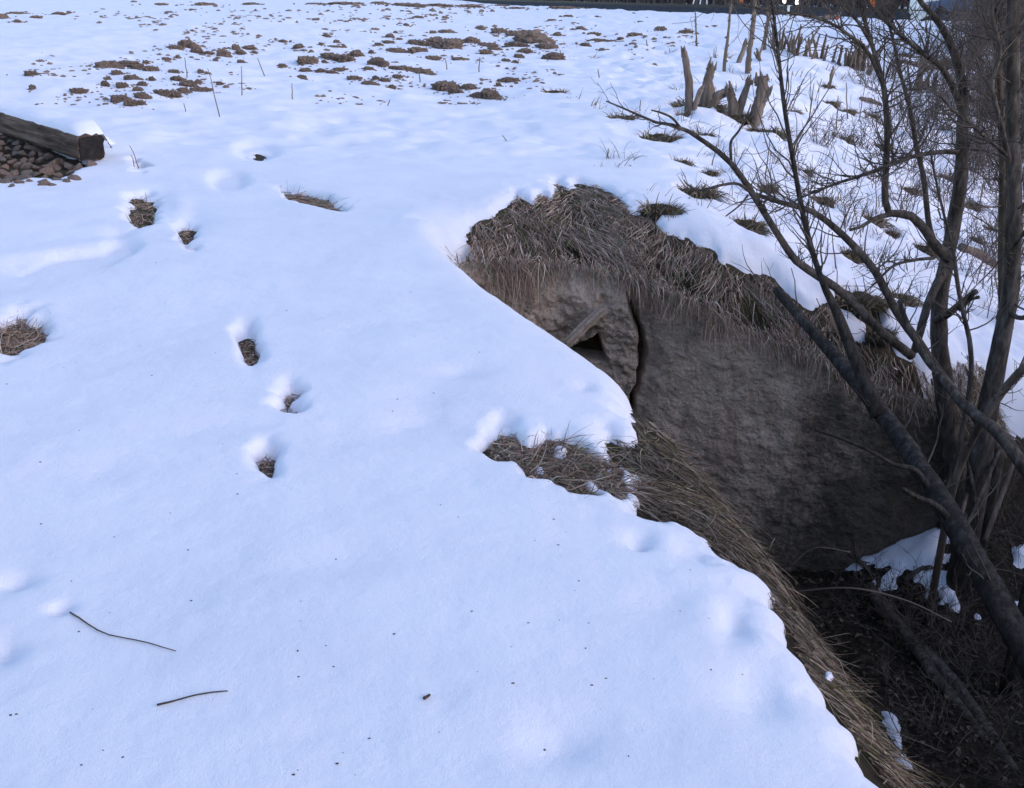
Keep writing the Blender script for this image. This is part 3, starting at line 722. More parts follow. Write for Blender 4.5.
# forked tree with the twin stems
tree('forked dark tree with a crooked side limb standing right of the concrete wall',
     [(958, 500, 6.55, 34), (952, 440, 6.6, 30), (945, 390, 6.65, 27), (939, 330, 6.7, 23), (942, 285, 6.7, 21), (948, 255, 6.7, 20), (955, 215, 6.7, 19), (961, 175, 6.7, 19), (962, 130, 6.7, 16), (963, 90, 6.7, 13), (952, 47, 6.7, 11), (937, 20, 6.7, 9), (918, -2, 6.7, 7), (900, -40, 6.7, 5)],
     [[(950, 258, 6.65, 17), (936, 246, 6.55, 15), (922, 226, 6.5, 13), (907, 214, 6.48, 12), (890, 214, 6.45, 11), (885, 198, 6.45, 10), (886, 165, 6.45, 9), (887, 130, 6.45, 8.5), (884, 90, 6.45, 8), (877, 62, 6.45, 7), (870, 38, 6.45, 6), (862, 10, 6.45, 5), (857, -25, 6.45, 4)],
      [(944, 270, 6.65, 13), (934, 290, 6.55, 12), (926, 310, 6.5, 12), (920, 332, 6.5, 12), (914, 352, 6.5, 11)],
      [(962, 110, 6.7, 10), (950, 82, 6.65, 9), (940, 66, 6.6, 8), (922, 53, 6.55, 7), (902, 36, 6.5, 6), (886, 22, 6.5, 5), (872, 8, 6.5, 4), (860, -15, 6.5, 3)],
      [(936, 245, 6.55, 9), (929, 225, 6.55, 8), (924, 180, 6.6, 7.5), (916, 145, 6.6, 7), (910, 110, 6.6, 6), (900, 72, 6.6, 5), (893, 40, 6.6, 4), (884, 5, 6.6, 3)],
      [(936, 320, 6.68, 12), (948, 314, 6.5, 11), (958, 306, 6.35, 10), (968, 297, 6.25, 9), (976, 291, 6.2, 8)],
      [(960, 310, 6.33, 6), (970, 300, 6.25, 5), (979, 297, 6.2, 5)],
      [(886, 92, 6.45, 6), (868, 52, 6.4, 5.5), (850, 36, 6.35, 5), (832, 24, 6.3, 4.5), (812, 17, 6.3, 4), (790, 13, 6.3, 3.4), (765, 9, 6.3, 3), (735, 3, 6.3, 2.4), (718, -4, 6.3, 2)],
      [(872, 45, 6.45, 5), (858, 22, 6.4, 4.5), (846, 10, 6.4, 4), (835, -5, 6.35, 3)],
      [(892, 214, 6.45, 8), (876, 218, 6.4, 6), (862, 226, 6.38, 5), (850, 230, 6.35, 4)],
      [(960, 152, 6.7, 8), (940, 152, 6.6, 6.5), (915, 156, 6.5, 6), (890, 165, 6.4, 5.5), (860, 176, 6.35, 5), (835, 184, 6.3, 4), (805, 196, 6.3, 3), (775, 212, 6.25, 2.4)],
      [(934, 258, 6.5, 5), (915, 260, 6.4, 4.5), (895, 265, 6.35, 4), (882, 276, 6.3, 3.4), (870, 288, 6.3, 2.6)]],
     [(0, 10, .55, .45, .9), (1, 12, .5, .4, .9), (3, 12, .5, .3, .9), (4, 10, .45, .3, .8), (7, 12, .4, .2, .9), (8, 6, .35, .2, .8), (10, 16, .40, .25, .8), (11, 5, .2, .3, .9)], seed=33)
tree('straight dark trunk at the right edge with a paler stem close beside it',
     [(980, 470, 6.1, 32), (988, 410, 6.12, 28), (1000, 350, 6.15, 25), (1010, 295, 6.2, 24), (1013, 240, 6.2, 23), (1014, 190, 6.2, 21), (1012, 140, 6.2, 19), (1013, 80, 6.2, 18), (1013, 20, 6.2, 17), (1014, -40, 6.2, 15)],
     [[(1011, 170, 6.2, 9), (1000, 120, 6.1, 7), (992, 85, 6.1, 6), (1000, 50, 6.1, 6), (992, 15, 6.1, 5), (996, -20, 6.1, 4)],
      [(1013, 95, 6.2, 9), (1003, 55, 6.3, 7), (996, 20, 6.3, 6), (997, -10, 6.3, 5)],
      [(1010, 250, 6.2, 7), (1018, 240, 6.0, 7), (1034, 220, 5.9, 6)],
      [(1013, 160, 6.2, 7), (995, 145, 6.1, 6), (975, 128, 6.0, 5), (955, 112, 6.0, 4), (940, 96, 6.0, 3)],
      [(1006, 310, 6.18, 8), (1020, 318, 6.05, 7), (1036, 312, 5.95, 6)]],
     [(0, 14, .6, .35, 1.0), (1, 6, .4, .3, .9), (2, 6, .4, .3, .9), (4, 9, .4, .2, .9)], seed=34)
tree('thin reddish-brown stem just left of the straight trunk at the right edge',
     [(1003, 330, 6.6, 10), (1002, 260, 6.6, 11), (1003, 190, 6.6, 11), (1002, 150, 6.6, 10), (1001, 110, 6.6, 9), (999, 70, 6.6, 7), (996, 30, 6.6, 6), (992, -20, 6.6, 4)],
     [], [(0, 12, .5, .3, .9)], M_BARK2, 35)
tree('dark limb slanting down to the right edge across both right-hand trunks',
     [(1050, 500, 5.2, 22), (1024, 466, 5.3, 20), (997, 432, 5.45, 17), (961, 402, 5.7, 14), (943, 378, 5.85, 12), (925, 357, 6.0, 10), (908, 325, 6.1, 8), (899, 300, 6.15, 6)],
     [], [(0, 4, .3, .4, .8)], M_BARK, 36)
tree('pale dead limb slanting up to the right edge from the snow pile in the gully',
     [(949, 505, 5.9, 10), (958, 472, 5.8, 11), (971, 442, 5.7, 11), (985, 418, 5.6, 11), (997, 399, 5.55, 12), (1012, 380, 5.5, 12), (1034, 358, 5.4, 11)],
     [[(1000, 396, 5.53, 5), (1012, 384, 5.6, 4), (1032, 340, 5.7, 3)]], [(0, 4, .3, .4, .8)], M_STUMP, 37)
tree('thin curved sapling between the forked tree and the right-hand trunk',
     [(968, 400, 6.0, 7), (971, 376, 6.0, 7), (970, 343, 6.0, 7), (962, 308, 6.0, 6), (957, 280, 6.0, 6), (953, 250, 6.0, 5), (944, 215, 6.0, 4), (936, 180, 6.0, 3.4), (930, 150, 6.0, 2.6)],
     [], [(0, 12, .35, .3, .9)], M_BARK, 38)
# dead sticks leaning over the snow pile, and logs lying in the gully
def stick(name, label, pts, m, cat='branch', twn=0, seed=1, rough=.05, n=18, group=None, sides=7):
    r_ = np.random.default_rng(seed)
    P, q = path3(pts, n); tb = Tubes(); tb.add(P, q, sides, rough, r_)
    if twn: twigs_along(tb, P, q, twn, .22, r_, .2, .9)
    base = P[0].copy()
    return link(name, tb.mesh(name, base), m, label=label, cat=cat, loc=base, group=group)
STK = [((950, 512, 5.9, 5), (957, 478, 6.1, 6), (968, 447, 6.2, 6)), ((960, 520, 5.9, 6), (968, 490, 6.1, 6), (976, 462, 6.2, 5)), ((966, 528, 5.7, 5), (984, 487, 5.9, 6), (1000, 448, 6.1, 5)),
       ((942, 500, 6.2, 4), (955, 470, 6.3, 4), (975, 430, 6.4, 3)), ((978, 520, 5.8, 4), (972, 480, 6.0, 5), (962, 440, 6.2, 4)), ((985, 540, 5.5, 7), (1000, 500, 5.6, 7), (1016, 455, 5.7, 6)), ((930, 505, 6.4, 4), (925, 470, 6.5, 4), (914, 430, 6.6, 3))]
for i, pts in enumerate(STK):
    stick('dead_stick', ORD[sorted(range(len(STK)), key=lambda q_: STK[q_][0][0]).index(i)] + ' dead stick from the left propped over the gully snow pile', pts, M_STUMP if i % 2 else M_BARK, seed=50 + i, group='dead sticks over the snow pile')
def log(label, ends, r0, r1, seed, m=M_BARK):
    r_ = np.random.default_rng(seed); A = np.array(ends[0]); B = np.array(ends[1])
    t = np.linspace(0, 1, 16)[:, None]; xy = A + (B - A) * t
    z = H(xy[:, 0], xy[:, 1]); z = np.linspace(z[0], z[-1], 16) * .5 + z * .5 + np.linspace(r0, r1, 16) * .7
    P = np.column_stack([xy, z]) + np.array([0, 0, 1]) * .03 * np.sin(t * 5)
    tb = Tubes(); tb.add(P, np.linspace(r0, r1, 16), 10, .05, r_); twigs_along(tb, P, np.linspace(r0, r1, 16), 5, .4, r_)
    link('fallen_log', tb.mesh('fallen_log', P[0]), m, label=label, cat='log', loc=P[0])
def lp(px, py): return G(px, py)[:2]
log('dark fallen log lying in the gully just below the lower snow patch', (lp(868, 590), lp(985, 740)), .045, .03, 61)
log('thin fallen log in the shade at the lower right corner', (lp(920, 655), lp(1015, 770)), .05, .03, 62)
log('broken branch lying across the lower snow patch in the gully', (lp(905, 582), lp(950, 562)), .022, .012, 63)
log('slim pole slanting down the foot of the concrete wall toward the lower snow patch', (lp(832, 530), lp(884, 582)), .018, .012, 64)
for i, pts in enumerate([((792, 592, 4.2, 3), (850, 588, 4.0, 3), (905, 600, 3.9, 2.6), (952, 622, 3.8, 2)), ((790, 566, 4.6, 3), (815, 548, 4.5, 2.4), (850, 552, 4.4, 2))]):
    stick('arching_grass', ['long pale grass stem arching out over the dark gully', 'short pale grass stem curving out from the bank above the long one'][i], pts, M_STALK, 'grass stem', seed=70 + i, rough=0, sides=4)

# dense brush: individual shrubs of thin stems at the upper right
def shrub(px, py, hgt, n, label, seed, spread=.35, m=M_BRUSH, rr=.006, grp='bare brush at the upper right'):
    r_ = np.random.default_rng(seed); g = G(px, py); tb = Tubes()
    for _ in range(n):
        d = unit(np.array([r_.normal(0, spread), r_.normal(0, spread), 1.0]))
        L = hgt * r_.uniform(.5, 1.0); k = max(rr, .35 * PXM(g))
        P, q = wander(np.array([r_.normal(0, .10), r_.normal(0, .10), -.05]), d, L, k, k * .35, 8, r_, .13, .02)
        tb.add(P, q, 3, cap=False)
        twigs_along(tb, P, q, 7, L * .45, r_, .2, .9, .02, 2, rmin=max(.002, .22 * PXM(g)))
    link('brush_shrub', tb.mesh('brush_shrub'), m, label=label, cat='shrub', group=grp, loc=g)
SHR = [(1008, 60, 3.0, 18, 'tall grey-brown brush shrub at the top right corner'), (985, 48, 2.6, 14, 'grey-brown brush shrub just left of the top right corner'), (1020, 95, 2.6, 18, 'brush shrub at the right edge below the top corner'),
       (968, 72, 2.0, 14, 'twiggy shrub in front of the snow gap near the blue car'), (940, 98, 1.5, 12, 'reddish twiggy shrub around the fallen rails on the bank'), (985, 120, 2.0, 16, 'dense twiggy shrub behind the straight right-hand trunk'),
       (905, 128, 1.2, 10, 'low reddish shrub left of the forked tree'), (925, 150, 1.3, 12, 'low twiggy shrub at the foot of the forked tree limb'), (1015, 165, 1.8, 14, 'dense shrub at the right edge beside the trunk'),
       (972, 175, 1.2, 10, 'low shrub between the forked tree and the right-hand trunk'), (870, 92, 1.0, 8, 'sparse low shrub below the reed clump'), (1018, 230, 1.4, 10, 'thin shrub on the snowy bank at the right edge'), (985, 260, .9, 8, 'small shrub on the snow behind the right-hand trunk'),
       (900, 170, .8, 7, 'small weedy shrub on the snow left of the forked tree'), (822, 150, .7, 6, 'sparse weedy shrub in the middle of the far bank'), (955, 40, 1.6, 10, 'far twiggy shrub below the white shed')]
SHR += [(1000, 205, 2.2, 8, 'thin brush stems in front of the right-hand trunk at mid height'), (978, 150, 2.4, 6, 'tall thin brush stems between the forked tree and the right edge'), (1016, 125, 2.6, 7, 'tall brush stems at the right edge below the corner thicket'), (955, 120, 1.8, 6, 'upright brush stems behind the forked tree'),
        (936, 60, 1.4, 8, 'far low brush left of the blue car'), (1012, 35, 3.0, 10, 'far tall brush filling the top right corner'), (990, 30, 3.0, 9, 'far tall brush left of the corner brush'), (890, 80, 1.2, 6, 'sparse brush among the reeds right of centre'), (1005, 330, 1.2, 6, 'thin twigs rising beside the foot of the right-hand trunk')]
SHR += [(862, 152, .8, 6, 'small reddish weed bush on the bank above the crooked limb'), (905, 218, .8, 6, 'small weed bush right of the crooked limb'), (946, 205, 1.0, 7, 'weed bush behind the middle of the forked trunk'), (985, 195, 1.2, 8, 'weed bush on the bank left of the right-hand trunk'),
        (932, 122, 1.0, 7, 'reddish weed bush above the fork of the dark tree'), (968, 285, .8, 6, 'small weed bush above the broken stub limb'), (872, 188, .7, 5, 'sparse weeds on the snow beside the hanging stem'), (1015, 275, 1.1, 7, 'weed bush at the right edge beside the trunk foot'), (838, 232, .6, 5, 'sparse weeds on the snow above the leaning trunk'), (790, 175, .5, 4, 'sparse weeds on the snow beside the thin upright stem')]
for i, (px, py, h_, n_, lb) in enumerate(SHR): shrub(px, py, h_, int(n_ * (6 if px > 955 and py < 180 else 2.2)), lb, 200 + i)
for i, (px, py, h_, n_, lb) in enumerate([(905, 640, .7, 10, 'dark tangle of twigs in the gully below the long grass stem'), (985, 690, .8, 12, 'dark tangle of twigs beside the leaning trunk near the lower right corner'), (935, 740, .6, 9, 'low dark twigs at the bottom of the gully near the small snow patches'), (1005, 540, 1.1, 12, 'dark twiggy shrub in the gully behind the leaning trunk'), (915, 480, .6, 8, 'dark twigs against the lower right of the concrete wall'), (860, 600, .4, 8, 'small tangle of twigs at the end of the grassy bank')]):
    shrub(px, py, h_, int(n_ * 2.2), lb, 260 + i, .9, M_TWIG, .004, 'twig tangles in the gully')

# ------------------------------------------------------------------ grass tufts of the far bank
def tuft_mesh(seed, n=240):
    r_ = np.random.default_rng(seed)
    a_ = r_.uniform(0, 2 * math.pi, n); q = np.sqrt(r_.random(n)) * .95
    root = np.column_stack([np.cos(a_) * q, np.sin(a_) * q, np.zeros(n) - .1])
    d = unit(np.column_stack([np.cos(a_) * .6 + .2, np.sin(a_) * .6 - .25, r_.uniform(.2, 1.3, n)]) + r_.normal(0, .3, (n, 3)))
    return blades('grass_tuft', root, d, r_.uniform(.5, 1.25, n), r_.uniform(.3, .9, n), r_.uniform(.035, .07, n), None, 4, .12, seed)
TM = [tuft_mesh(300 + i) for i in range(5)]
for mm_ in TM: mm_.materials.append(M_TUFT)
def soil_base(seed):
    r_ = np.random.default_rng(seed); a_ = np.linspace(0, 2 * math.pi, 16, endpoint=False); V = []; 
    for k, (rr, zz) in enumerate([(1.0, -.25), (.85, .05), (.5, .16)]):
        for q in a_: V.append((rr * math.cos(q) * r_.uniform(.8, 1.1), rr * math.sin(q) * r_.uniform(.8, 1.1), zz + r_.normal(0, .04)))
    V.append((0, 0, .2)); F = []
    for k in range(2):
        for j in range(16): F.append((k * 16 + j, k * 16 + (j + 1) % 16, (k + 1) * 16 + (j + 1) % 16, (k + 1) * 16 + j))
    for j in range(16): F.append((32 + j, 32 + (j + 1) % 16, 48))
    me = mesh_py('root_mound', V, F, True); me.materials.append(M_GROUND); return me
RM = [soil_base(i) for i in range(3)]
def where(px, py):
    if py < 95: a = 'far up the field'
    elif px < 690: a = 'left of the grey stumps' if py < 150 else 'above the middle of the wall fringe'
    elif px < 775 and py < 140: a = 'around the grey stumps'
    elif px < 790: a = 'under the long bare bough'
    elif px < 850: a = 'in the middle of the far bank' if py < 180 else 'behind the leaning trunk tip'
    elif px < 925: a = 'under the forked tree limb' if py > 200 else 'left of the forked tree on the upper bank'
    else: a = 'between the right-hand trunks'
    return a
order = sorted(range(len(TUFTS)), key=lambda i: (where(TUFTS[i][0], TUFTS[i][1]), TUFTS[i][0]))
rank = {}; tot = {}
for i in order:
    w = where(TUFTS[i][0], TUFTS[i][1]); tot[w] = tot.get(w, 0) + 1; rank[i] = tot[w]
for i, (px, py, rx, h) in enumerate(TUFTS):
    g, rw, hw = TUFT_POS[i]; w = where(px, py)
    lab = ('brown grass tuft in a snow hollow ' + w) if tot[w] == 1 else ORD[rank[i] - 1] + ' grass tuft from left ' + w
    e_ = link('grass_tuft', None, label=lab, cat='grass tuft', group='grass tufts on the far bank', loc=g + np.array([0, 0, .045]))
    b_ = link('blades', TM[i % 5], None, e_); b_.scale = (rw, rw, max(hw * 1.4, .7 * rw, .2) * .95); b_.rotation_euler.z = 1.3 * i; b_['kind'] = 'stuff'
    c_ = link('root_mound', RM[i % 3], None, e_); c_.scale = (rw * 1.05, rw * .95, max(hw * .5, .2)); c_.rotation_euler.z = i

# ------------------------------------------------------------------ broken grey stumps
def stump(px, py, stems, label, seed):
    r_ = np.random.default_rng(seed); g = GT(px, py); k = PXM(g)
    e_ = link('tree_stump', None, label=label, cat='stump', group='broken stumps on the far bank', loc=g)
    for st_ in stems:
        P = [np.array([(a - px) * k, dd, (py - b) * k * 1.03]) for a, b, w, dd in st_]; q = [w * .5 * k for a, b, w, dd in st_]
        P[0][2] -= .08
        P, q = smooth_path(P, q, 16); tb = Tubes(); tb.add(P, q, 10, .07, r_, cap=False)
        # splintered end
        tip = P[-1]; ax = unit(P[-1] - P[-3])
        for _ in range(9):
            o_ = r_.normal(0, 1, 3) * q[-1] * .6
            tb.add(np.array([tip + o_ - ax * .06, tip + o_ + ax * r_.uniform(.0, .09)]), [q[-1] * .5, q[-1] * .10], 4, cap=True)
        link('stem', tb.mesh('stem'), M_STUMP, e_)
stump(690, 108, [[(689, 108, 9, 0), (688, 85, 8, 0), (685, 68, 7, .02), (681, 51, 5.5, 0)], [(692, 108, 5, -.05), (696, 92, 5, -.06), (699, 85, 4, -.06)]], 'slim broken stump, leftmost of the four grey ones, with a tall thin stem', 401)
stump(707, 107, [[(705, 107, 16, 0), (707, 92, 15, 0), (706, 78, 10, 0), (709, 64, 7, 0)], [(709, 98, 11, -.05), (716, 92, 10, -.06), (722, 89, 8, -.05)]], 'stout forked stump with a knobbly right side, second of the four grey ones', 402)
stump(735, 116, [[(734, 117, 13, 0), (732, 102, 11, 0), (729, 92, 7, 0), (727, 86, 8, 0)], [(736, 114, 10, .03), (741, 98, 8, .03), (745, 84, 6.5, .03), (747, 77, 5.5, .03)]], 'V-shaped splintered stump, third of the four grey ones', 403)
stump(754, 124, [[(753, 124, 13, 0), (756, 105, 12, 0), (759, 90, 12, 0), (758, 75, 11, 0)], [(753, 106, 7, -.04), (755, 97, 5, -.05)], [(762, 92, 5, -.05), (766, 87, 4, -.05)]], 'tallest thick grey stump with a jagged top, rightmost of the four', 404)
stump(736, 63, [[(736, 64, 5, 0), (741, 52, 5, 0), (744, 41, 4, 0)]], 'short leaning grey stub beside the tall dry weeds far up the field', 405)
stump(776, 46, [[(774, 48, 5, 0), (773, 36, 4, 0), (772, 25, 4, 0)], [(772, 49, 4, 0), (778, 42, 4, 0)]], 'small far stump left of the reed clumps', 406)

# ------------------------------------------------------------------ tall dry weeds, reeds and stalks
def weed(px, py, top, label, seed, lean=0, thick=4, wob=.03, grp='tall dry weeds up the field', heads=True):
    r_ = np.random.default_rng(seed); g = GT(px, py); k = PXM(g); h = (py - top) * k * 1.04
    n = 14; t = np.linspace(0, 1, n)
    P = np.column_stack([lean * k * t + r_.normal(0, wob * .3, n) * .4, r_.normal(0, .01, n), -.05 + (h + .05) * t])
    q = thick * .5 * k * (1 - .45 * t); tb = Tubes(); tb.add(P, q, 6, .15, r_)
    if heads:
        for _ in range(26):                                   # withered leaves and seed heads along the stem
            i = r_.integers(1, n); d = unit(np.array([r_.normal(0, 1), r_.normal(0, 1), r_.uniform(-1.2, .4)]))
            L = r_.uniform(.03, .10); Q, qq = wander(P[i], d, L, q[i] * .8, q[i] * .3, 3, r_, .3, -.1)
            tb.add(Q, qq, 4, cap=False)
    link('dry_weed', tb.mesh('dry_weed'), M_STALK, label=label, cat='dry weed', group=grp, loc=g)
weed(724, 71, 6, 'tall dry weed stalk, left one of the three tall ones up the field', 501, 2, 4)
weed(748, 73, 4, 'tall thick dry weed stalk, middle one of the three tall ones', 502, 1, 6)
weed(764, 50, 6, 'tall dry weed stalk, right one of the three tall ones', 503, 1, 5)
weed(697, 46, 12, 'thin dry weed left of the three tall weed stalks', 504, -4, 2)
weed(828, 88, 65, 'short dry stub of a weed right of the reed clumps', 505, 3, 4, heads=False)
weed(832, 62, 44, 'short dry weed standing alone right of the far reed clumps', 506, 3, 3)
weed(838, 64, 45, 'short dry weed beside the wide reed clump', 507, 2, 4)
def reeds(px, py, w, h, n, label, seed, thick=3):
    r_ = np.random.default_rng(seed); g = GT(px, py); k = PXM(g); tb = Tubes()
    for _ in range(n):
        x0 = r_.uniform(-.5, .5) * w * k; L = h * k * r_.uniform(.55, 1.05)
        P, q = wander([x0, r_.normal(0, .12), -.05], [r_.normal(0, .18) + x0 * .25, r_.normal(0, .15), 1], L, thick * .5 * k, thick * .25 * k, 6, r_, .08)
        tb.add(P, q, 4)
    link('reed_clump', tb.mesh('reed_clump'), M_STALK, label=label, cat='reeds', group='reed clumps up the field', loc=g)
for i, a in enumerate([(785, 50, 8, 28, 6, 'narrow clump of dry reeds, leftmost of the reed clumps'), (797, 55, 14, 34, 12, 'thick clump of dry reeds, second from the left'), (811, 59, 9, 30, 6, 'thin clump of dry reeds right of the thick one'), (821, 58, 8, 30, 5, 'sparse reeds in front of the brown log'),
                       (857, 70, 30, 34, 34, 'wide dense clump of reddish-brown reeds left of the forked tree'), (915, 92, 10, 34, 8, 'upright brown reeds among the brush right of the forked limb'), (930, 90, 12, 25, 8, 'low brown reeds in the brush behind the forked tree'), (760, 60, 8, 22, 5, 'few short reeds beside the tall weeds')]):
    reeds(*a, 520 + i)
def stalk(px, py, px2, py2, label, seed, thick=1.6, grp='thin dry stalks in the snow'):
    r_ = np.random.default_rng(seed); g = GT(px, py); k = PXM(g); h = (py - py2) * k * 1.05
    t = np.linspace(0, 1, 7); P = np.column_stack([(px2 - px) * k * t, .02 * np.sin(3 * t), -.05 + (h + .05) * t]) + r_.normal(0, .004, (7, 3))
    tb = Tubes(); tb.add(P, thick * .5 * k * (1 - .5 * t), 4)
    link('dry_stalk', tb.mesh('dry_stalk'), M_STALK, label=label, cat='stalk', group=grp, loc=g)
STL = [(221, 118, 213, 67, 'tallest thin stalk in the snow right of the wooden sleeper'), (241, 95, 244, 64, 'short thin stalk right of the tallest one'), (267, 77, 259, 56, 'thin stalk tilted left near the upper clods'), (185, 111, 185, 99, 'tiny stalk left of the tallest stalk'), (187, 78, 187, 55, 'faint thin stalk above the left clods'),
       (292, 100, 293, 80, 'faint short stalk below the middle clods'), (385, 105, 390, 96, 'short stalk stub on the snow lump in the middle'), (421, 82, 419, 66, 'thin stalk left of the bare earth bank'), (448, 70, 446, 58, 'thin stalk above the middle earth bank'), (478, 72, 480, 55, 'thin stalk right of the middle earth bank'),
       (113, 148, 108, 132, 'bent thin stalk beside the end of the sleeper'), (117, 149, 108, 133, 'second bent stalk beside the end of the sleeper'), (140, 163, 132, 140, 'thin stalk in the small hollow right of the sleeper'), (134, 164, 132, 148, 'shorter stalk in the small hollow right of the sleeper'),
       (42, 238, 51, 230, 'tiny stalk on the snow left of the footprints'), (514, 139, 502, 129, 'thin dark stalk lying on the snow above the wall'), (606, 158, 608, 143, 'faint stalk left of the bough tip'), (640, 112, 640, 96, 'faint stalk near the left tufts'),
       (767, 180, 766, 135, 'thin weed stem standing in the tuft under the bough'), (710, 165, 716, 140, 'thin stem in the snow beside the bough'), (562, 60, 560, 48, 'faint stalk in the far snow'), (648, 46, 646, 38, 'faint far stalk left of the thin weed'), (600, 78, 598, 66, 'faint stalk in the open snow below the far clods')]
for i, a in enumerate(STL): stalk(*a, 560 + i)
r9 = np.random.default_rng(9)
for i in range(60):
    px = r9.uniform(770, 1020); py = r9.uniform(90, 320)
    stalk(px, py, px + r9.normal(0, 8), py - r9.uniform(12, 45), 'thin bare weed stem standing in the snow of the far bank', 620 + i, r9.uniform(1.0, 1.8), 'bare weed stems on the far bank')

# twigs lying on the near snow
def lying(pts, label, seed, w=2.0):
    P = []
    for a, b in pts:
        g = GS(a, b); P.append(g + np.array([0, 0, .006]))
    P = np.array(P); P, q = smooth_path(P, [w * .5 * PXM(p) for p in P], 10); q = q * np.linspace(1, .6, 10)
    P[:, 2] = S(P[:, 0], P[:, 1]) + .005
    tb = Tubes(); tb.add(P, q, 5, .05, np.random.default_rng(seed)); link('twig', tb.mesh('twig', P[0]), M_BARK2, label=label, cat='twig', loc=P[0])
lying([(70, 613), (105, 634), (140, 642), (176, 653)], 'thin twig lying on the near snow at left, the upper one', 701, 1.8)
lying([(157, 706), (190, 698), (228, 692)], 'thin bent twig lying on the near snow at lower left', 702, 2.2)
lying([(424, 700), (430, 696)], 'tiny brown leaf scrap on the near snow at bottom centre', 704, 4)

# ------------------------------------------------------------------ earth clods in the field
def clod_mesh(seed):
    import bmesh
    r_ = np.random.default_rng(seed); bm = bmesh.new(); bmesh.ops.create_icosphere(bm, subdivisions=4, radius=1.0)
    o_ = r_.uniform(0, 50, 3)
    from mathutils import noise as mn
    for v in bm.verts:
        c = v.co
        k = 1 + .40 * mn.noise(c * 1.3 + Vector(o_)) + .42 * abs(mn.noise(c * 2.9 + Vector(o_))) + .34 * mn.noise(c * 5.5 + Vector(o_)) + .18 * mn.noise(c * 12 + Vector(o_))
        v.co = c * k
        if v.co.z < -.35: v.co.z = -.35
    me = bpy.data.meshes.new('earth_clod'); bm.to_mesh(me); bm.free(); me.materials.append(M_CLOD); return me
CM = [clod_mesh(800 + i) for i in range(8)]
CA = [(15,75,18,14),(65,55,30,7),(70,86,12,8),(140,70,18,6),(232,58,26,8),(272,52,8,6),(805,22,40,9),(635,20,22,6),(668,50,14,5),(755,40,10,4),(995,18,25,6),(525,8,8,4),(392,90,6,4),(125,298,25,14),(130,352,12,5),(308,358,28,14),(430,270,40,20),(460,292,18,12),(415,335,14,14),(425,315,12,12),(500,255,45,12),(545,270,28,14),(595,278,30,16),(575,252,10,8),(520,312,26,12),(480,340,20,10),(600,318,12,10),(560,338,18,8),(540,358,15,8),(475,398,34,18),(520,415,22,12),(555,415,14,8),(560,385,25,8),(690,192,28,10),(740,185,32,20),(775,205,22,16),(820,212,20,8),(880,220,24,18),(850,244,10,8),(655,236,15,6),(702,228,8,6),(685,286,20,8),(700,318,24,14),(740,340,30,16),(780,330,12,7),(640,375,32,16),(690,380,24,16),(790,362,36,14),(725,365,20,10),(930,195,14,16),(950,215,18,12),(980,190,26,10),(1000,210,14,8),(950,248,14,6),(790,285,12,8),(865,335,12,4)]
CB = [(45,18,30,5),(340,142,14,8),(170,165,14,8),(232,188,20,12),(280,204,8,6),(318,175,8,5),(380,165,12,8),(378,187,20,8),(410,185,8,6),(265,245,34,18),(332,245,10,8),(258,280,22,9),(318,284,18,8),(360,290,20,9),(245,308,18,6),(395,280,24,9),(350,225,28,12),(385,235,40,16),(420,238,28,16),(458,218,24,15),(517,208,10,9),(168,260,14,5),(505,275,20,10),(450,312,24,12),(510,330,28,8),(570,318,20,9),(535,310,12,10),(540,250,30,16),(565,258,20,14),(610,272,26,12),(650,280,30,16),(690,290,36,18),(735,295,26,15),(620,305,18,6),(600,350,14,4),(590,147,16,10),(612,130,8,7),(545,177,14,7),(585,168,22,7),(625,155,8,5),(615,203,36,10),(690,170,26,12),(720,180,30,14),(770,175,35,20),(820,190,50,24),(850,170,24,14),(700,205,40,14),(760,235,26,12),(815,130,30,10),(760,130,12,8),(655,100,10,7),(945,113,16,9),(910,170,30,16),(965,180,30,10),(970,208,22,11),(1000,195,20,8),(865,235,26,6),(810,350,46,24),(850,370,26,18),(900,348,30,14),(940,378,30,12),(985,385,34,22),(410,18,70,8),(300,18,30,6),(550,15,30,6),(660,25,60,10),(780,25,50,8),(900,28,50,8),(700,70,20,6),(750,60,18,3),(810,73,14,5)]
CC = [(160,165,40,18),(240,195,70,35),(310,225,45,20),(170,215,50,14),(210,245,30,14),(345,270,45,18),(180,265,20,12),(25,248,25,12),(85,150,30,16),(10,135,12,10),(120,285,20,6),(165,292,14,5),(40,215,40,12),(135,375,45,9),(85,397,12,5),(40,450,40,30),(335,97,18,7),(470,137,18,10),(490,212,22,12),(530,165,28,10),(360,165,18,12),(545,190,40,9),(610,195,24,9),(720,168,36,12),(840,143,24,16),(570,236,15,4),(410,76,18,6),(545,80,10,5),(600,35,50,8),(540,35,40,6),(380,40,60,8),(170,40,40,6),(100,28,30,5),(740,105,6,6),(655,180,14,6),(960,150,30,8)]
CLODS = [(a / 3.94, b / 3.94, c / 3.94, d / 3.94) for a, b, c, d in CA] + [(240 + a / 3.94, b / 3.94, c / 3.94, d / 3.94) for a, b, c, d in CB] + [(480 + a / 4.655, b / 4.655, c / 4.655, d / 4.655) for a, b, c, d in CC]
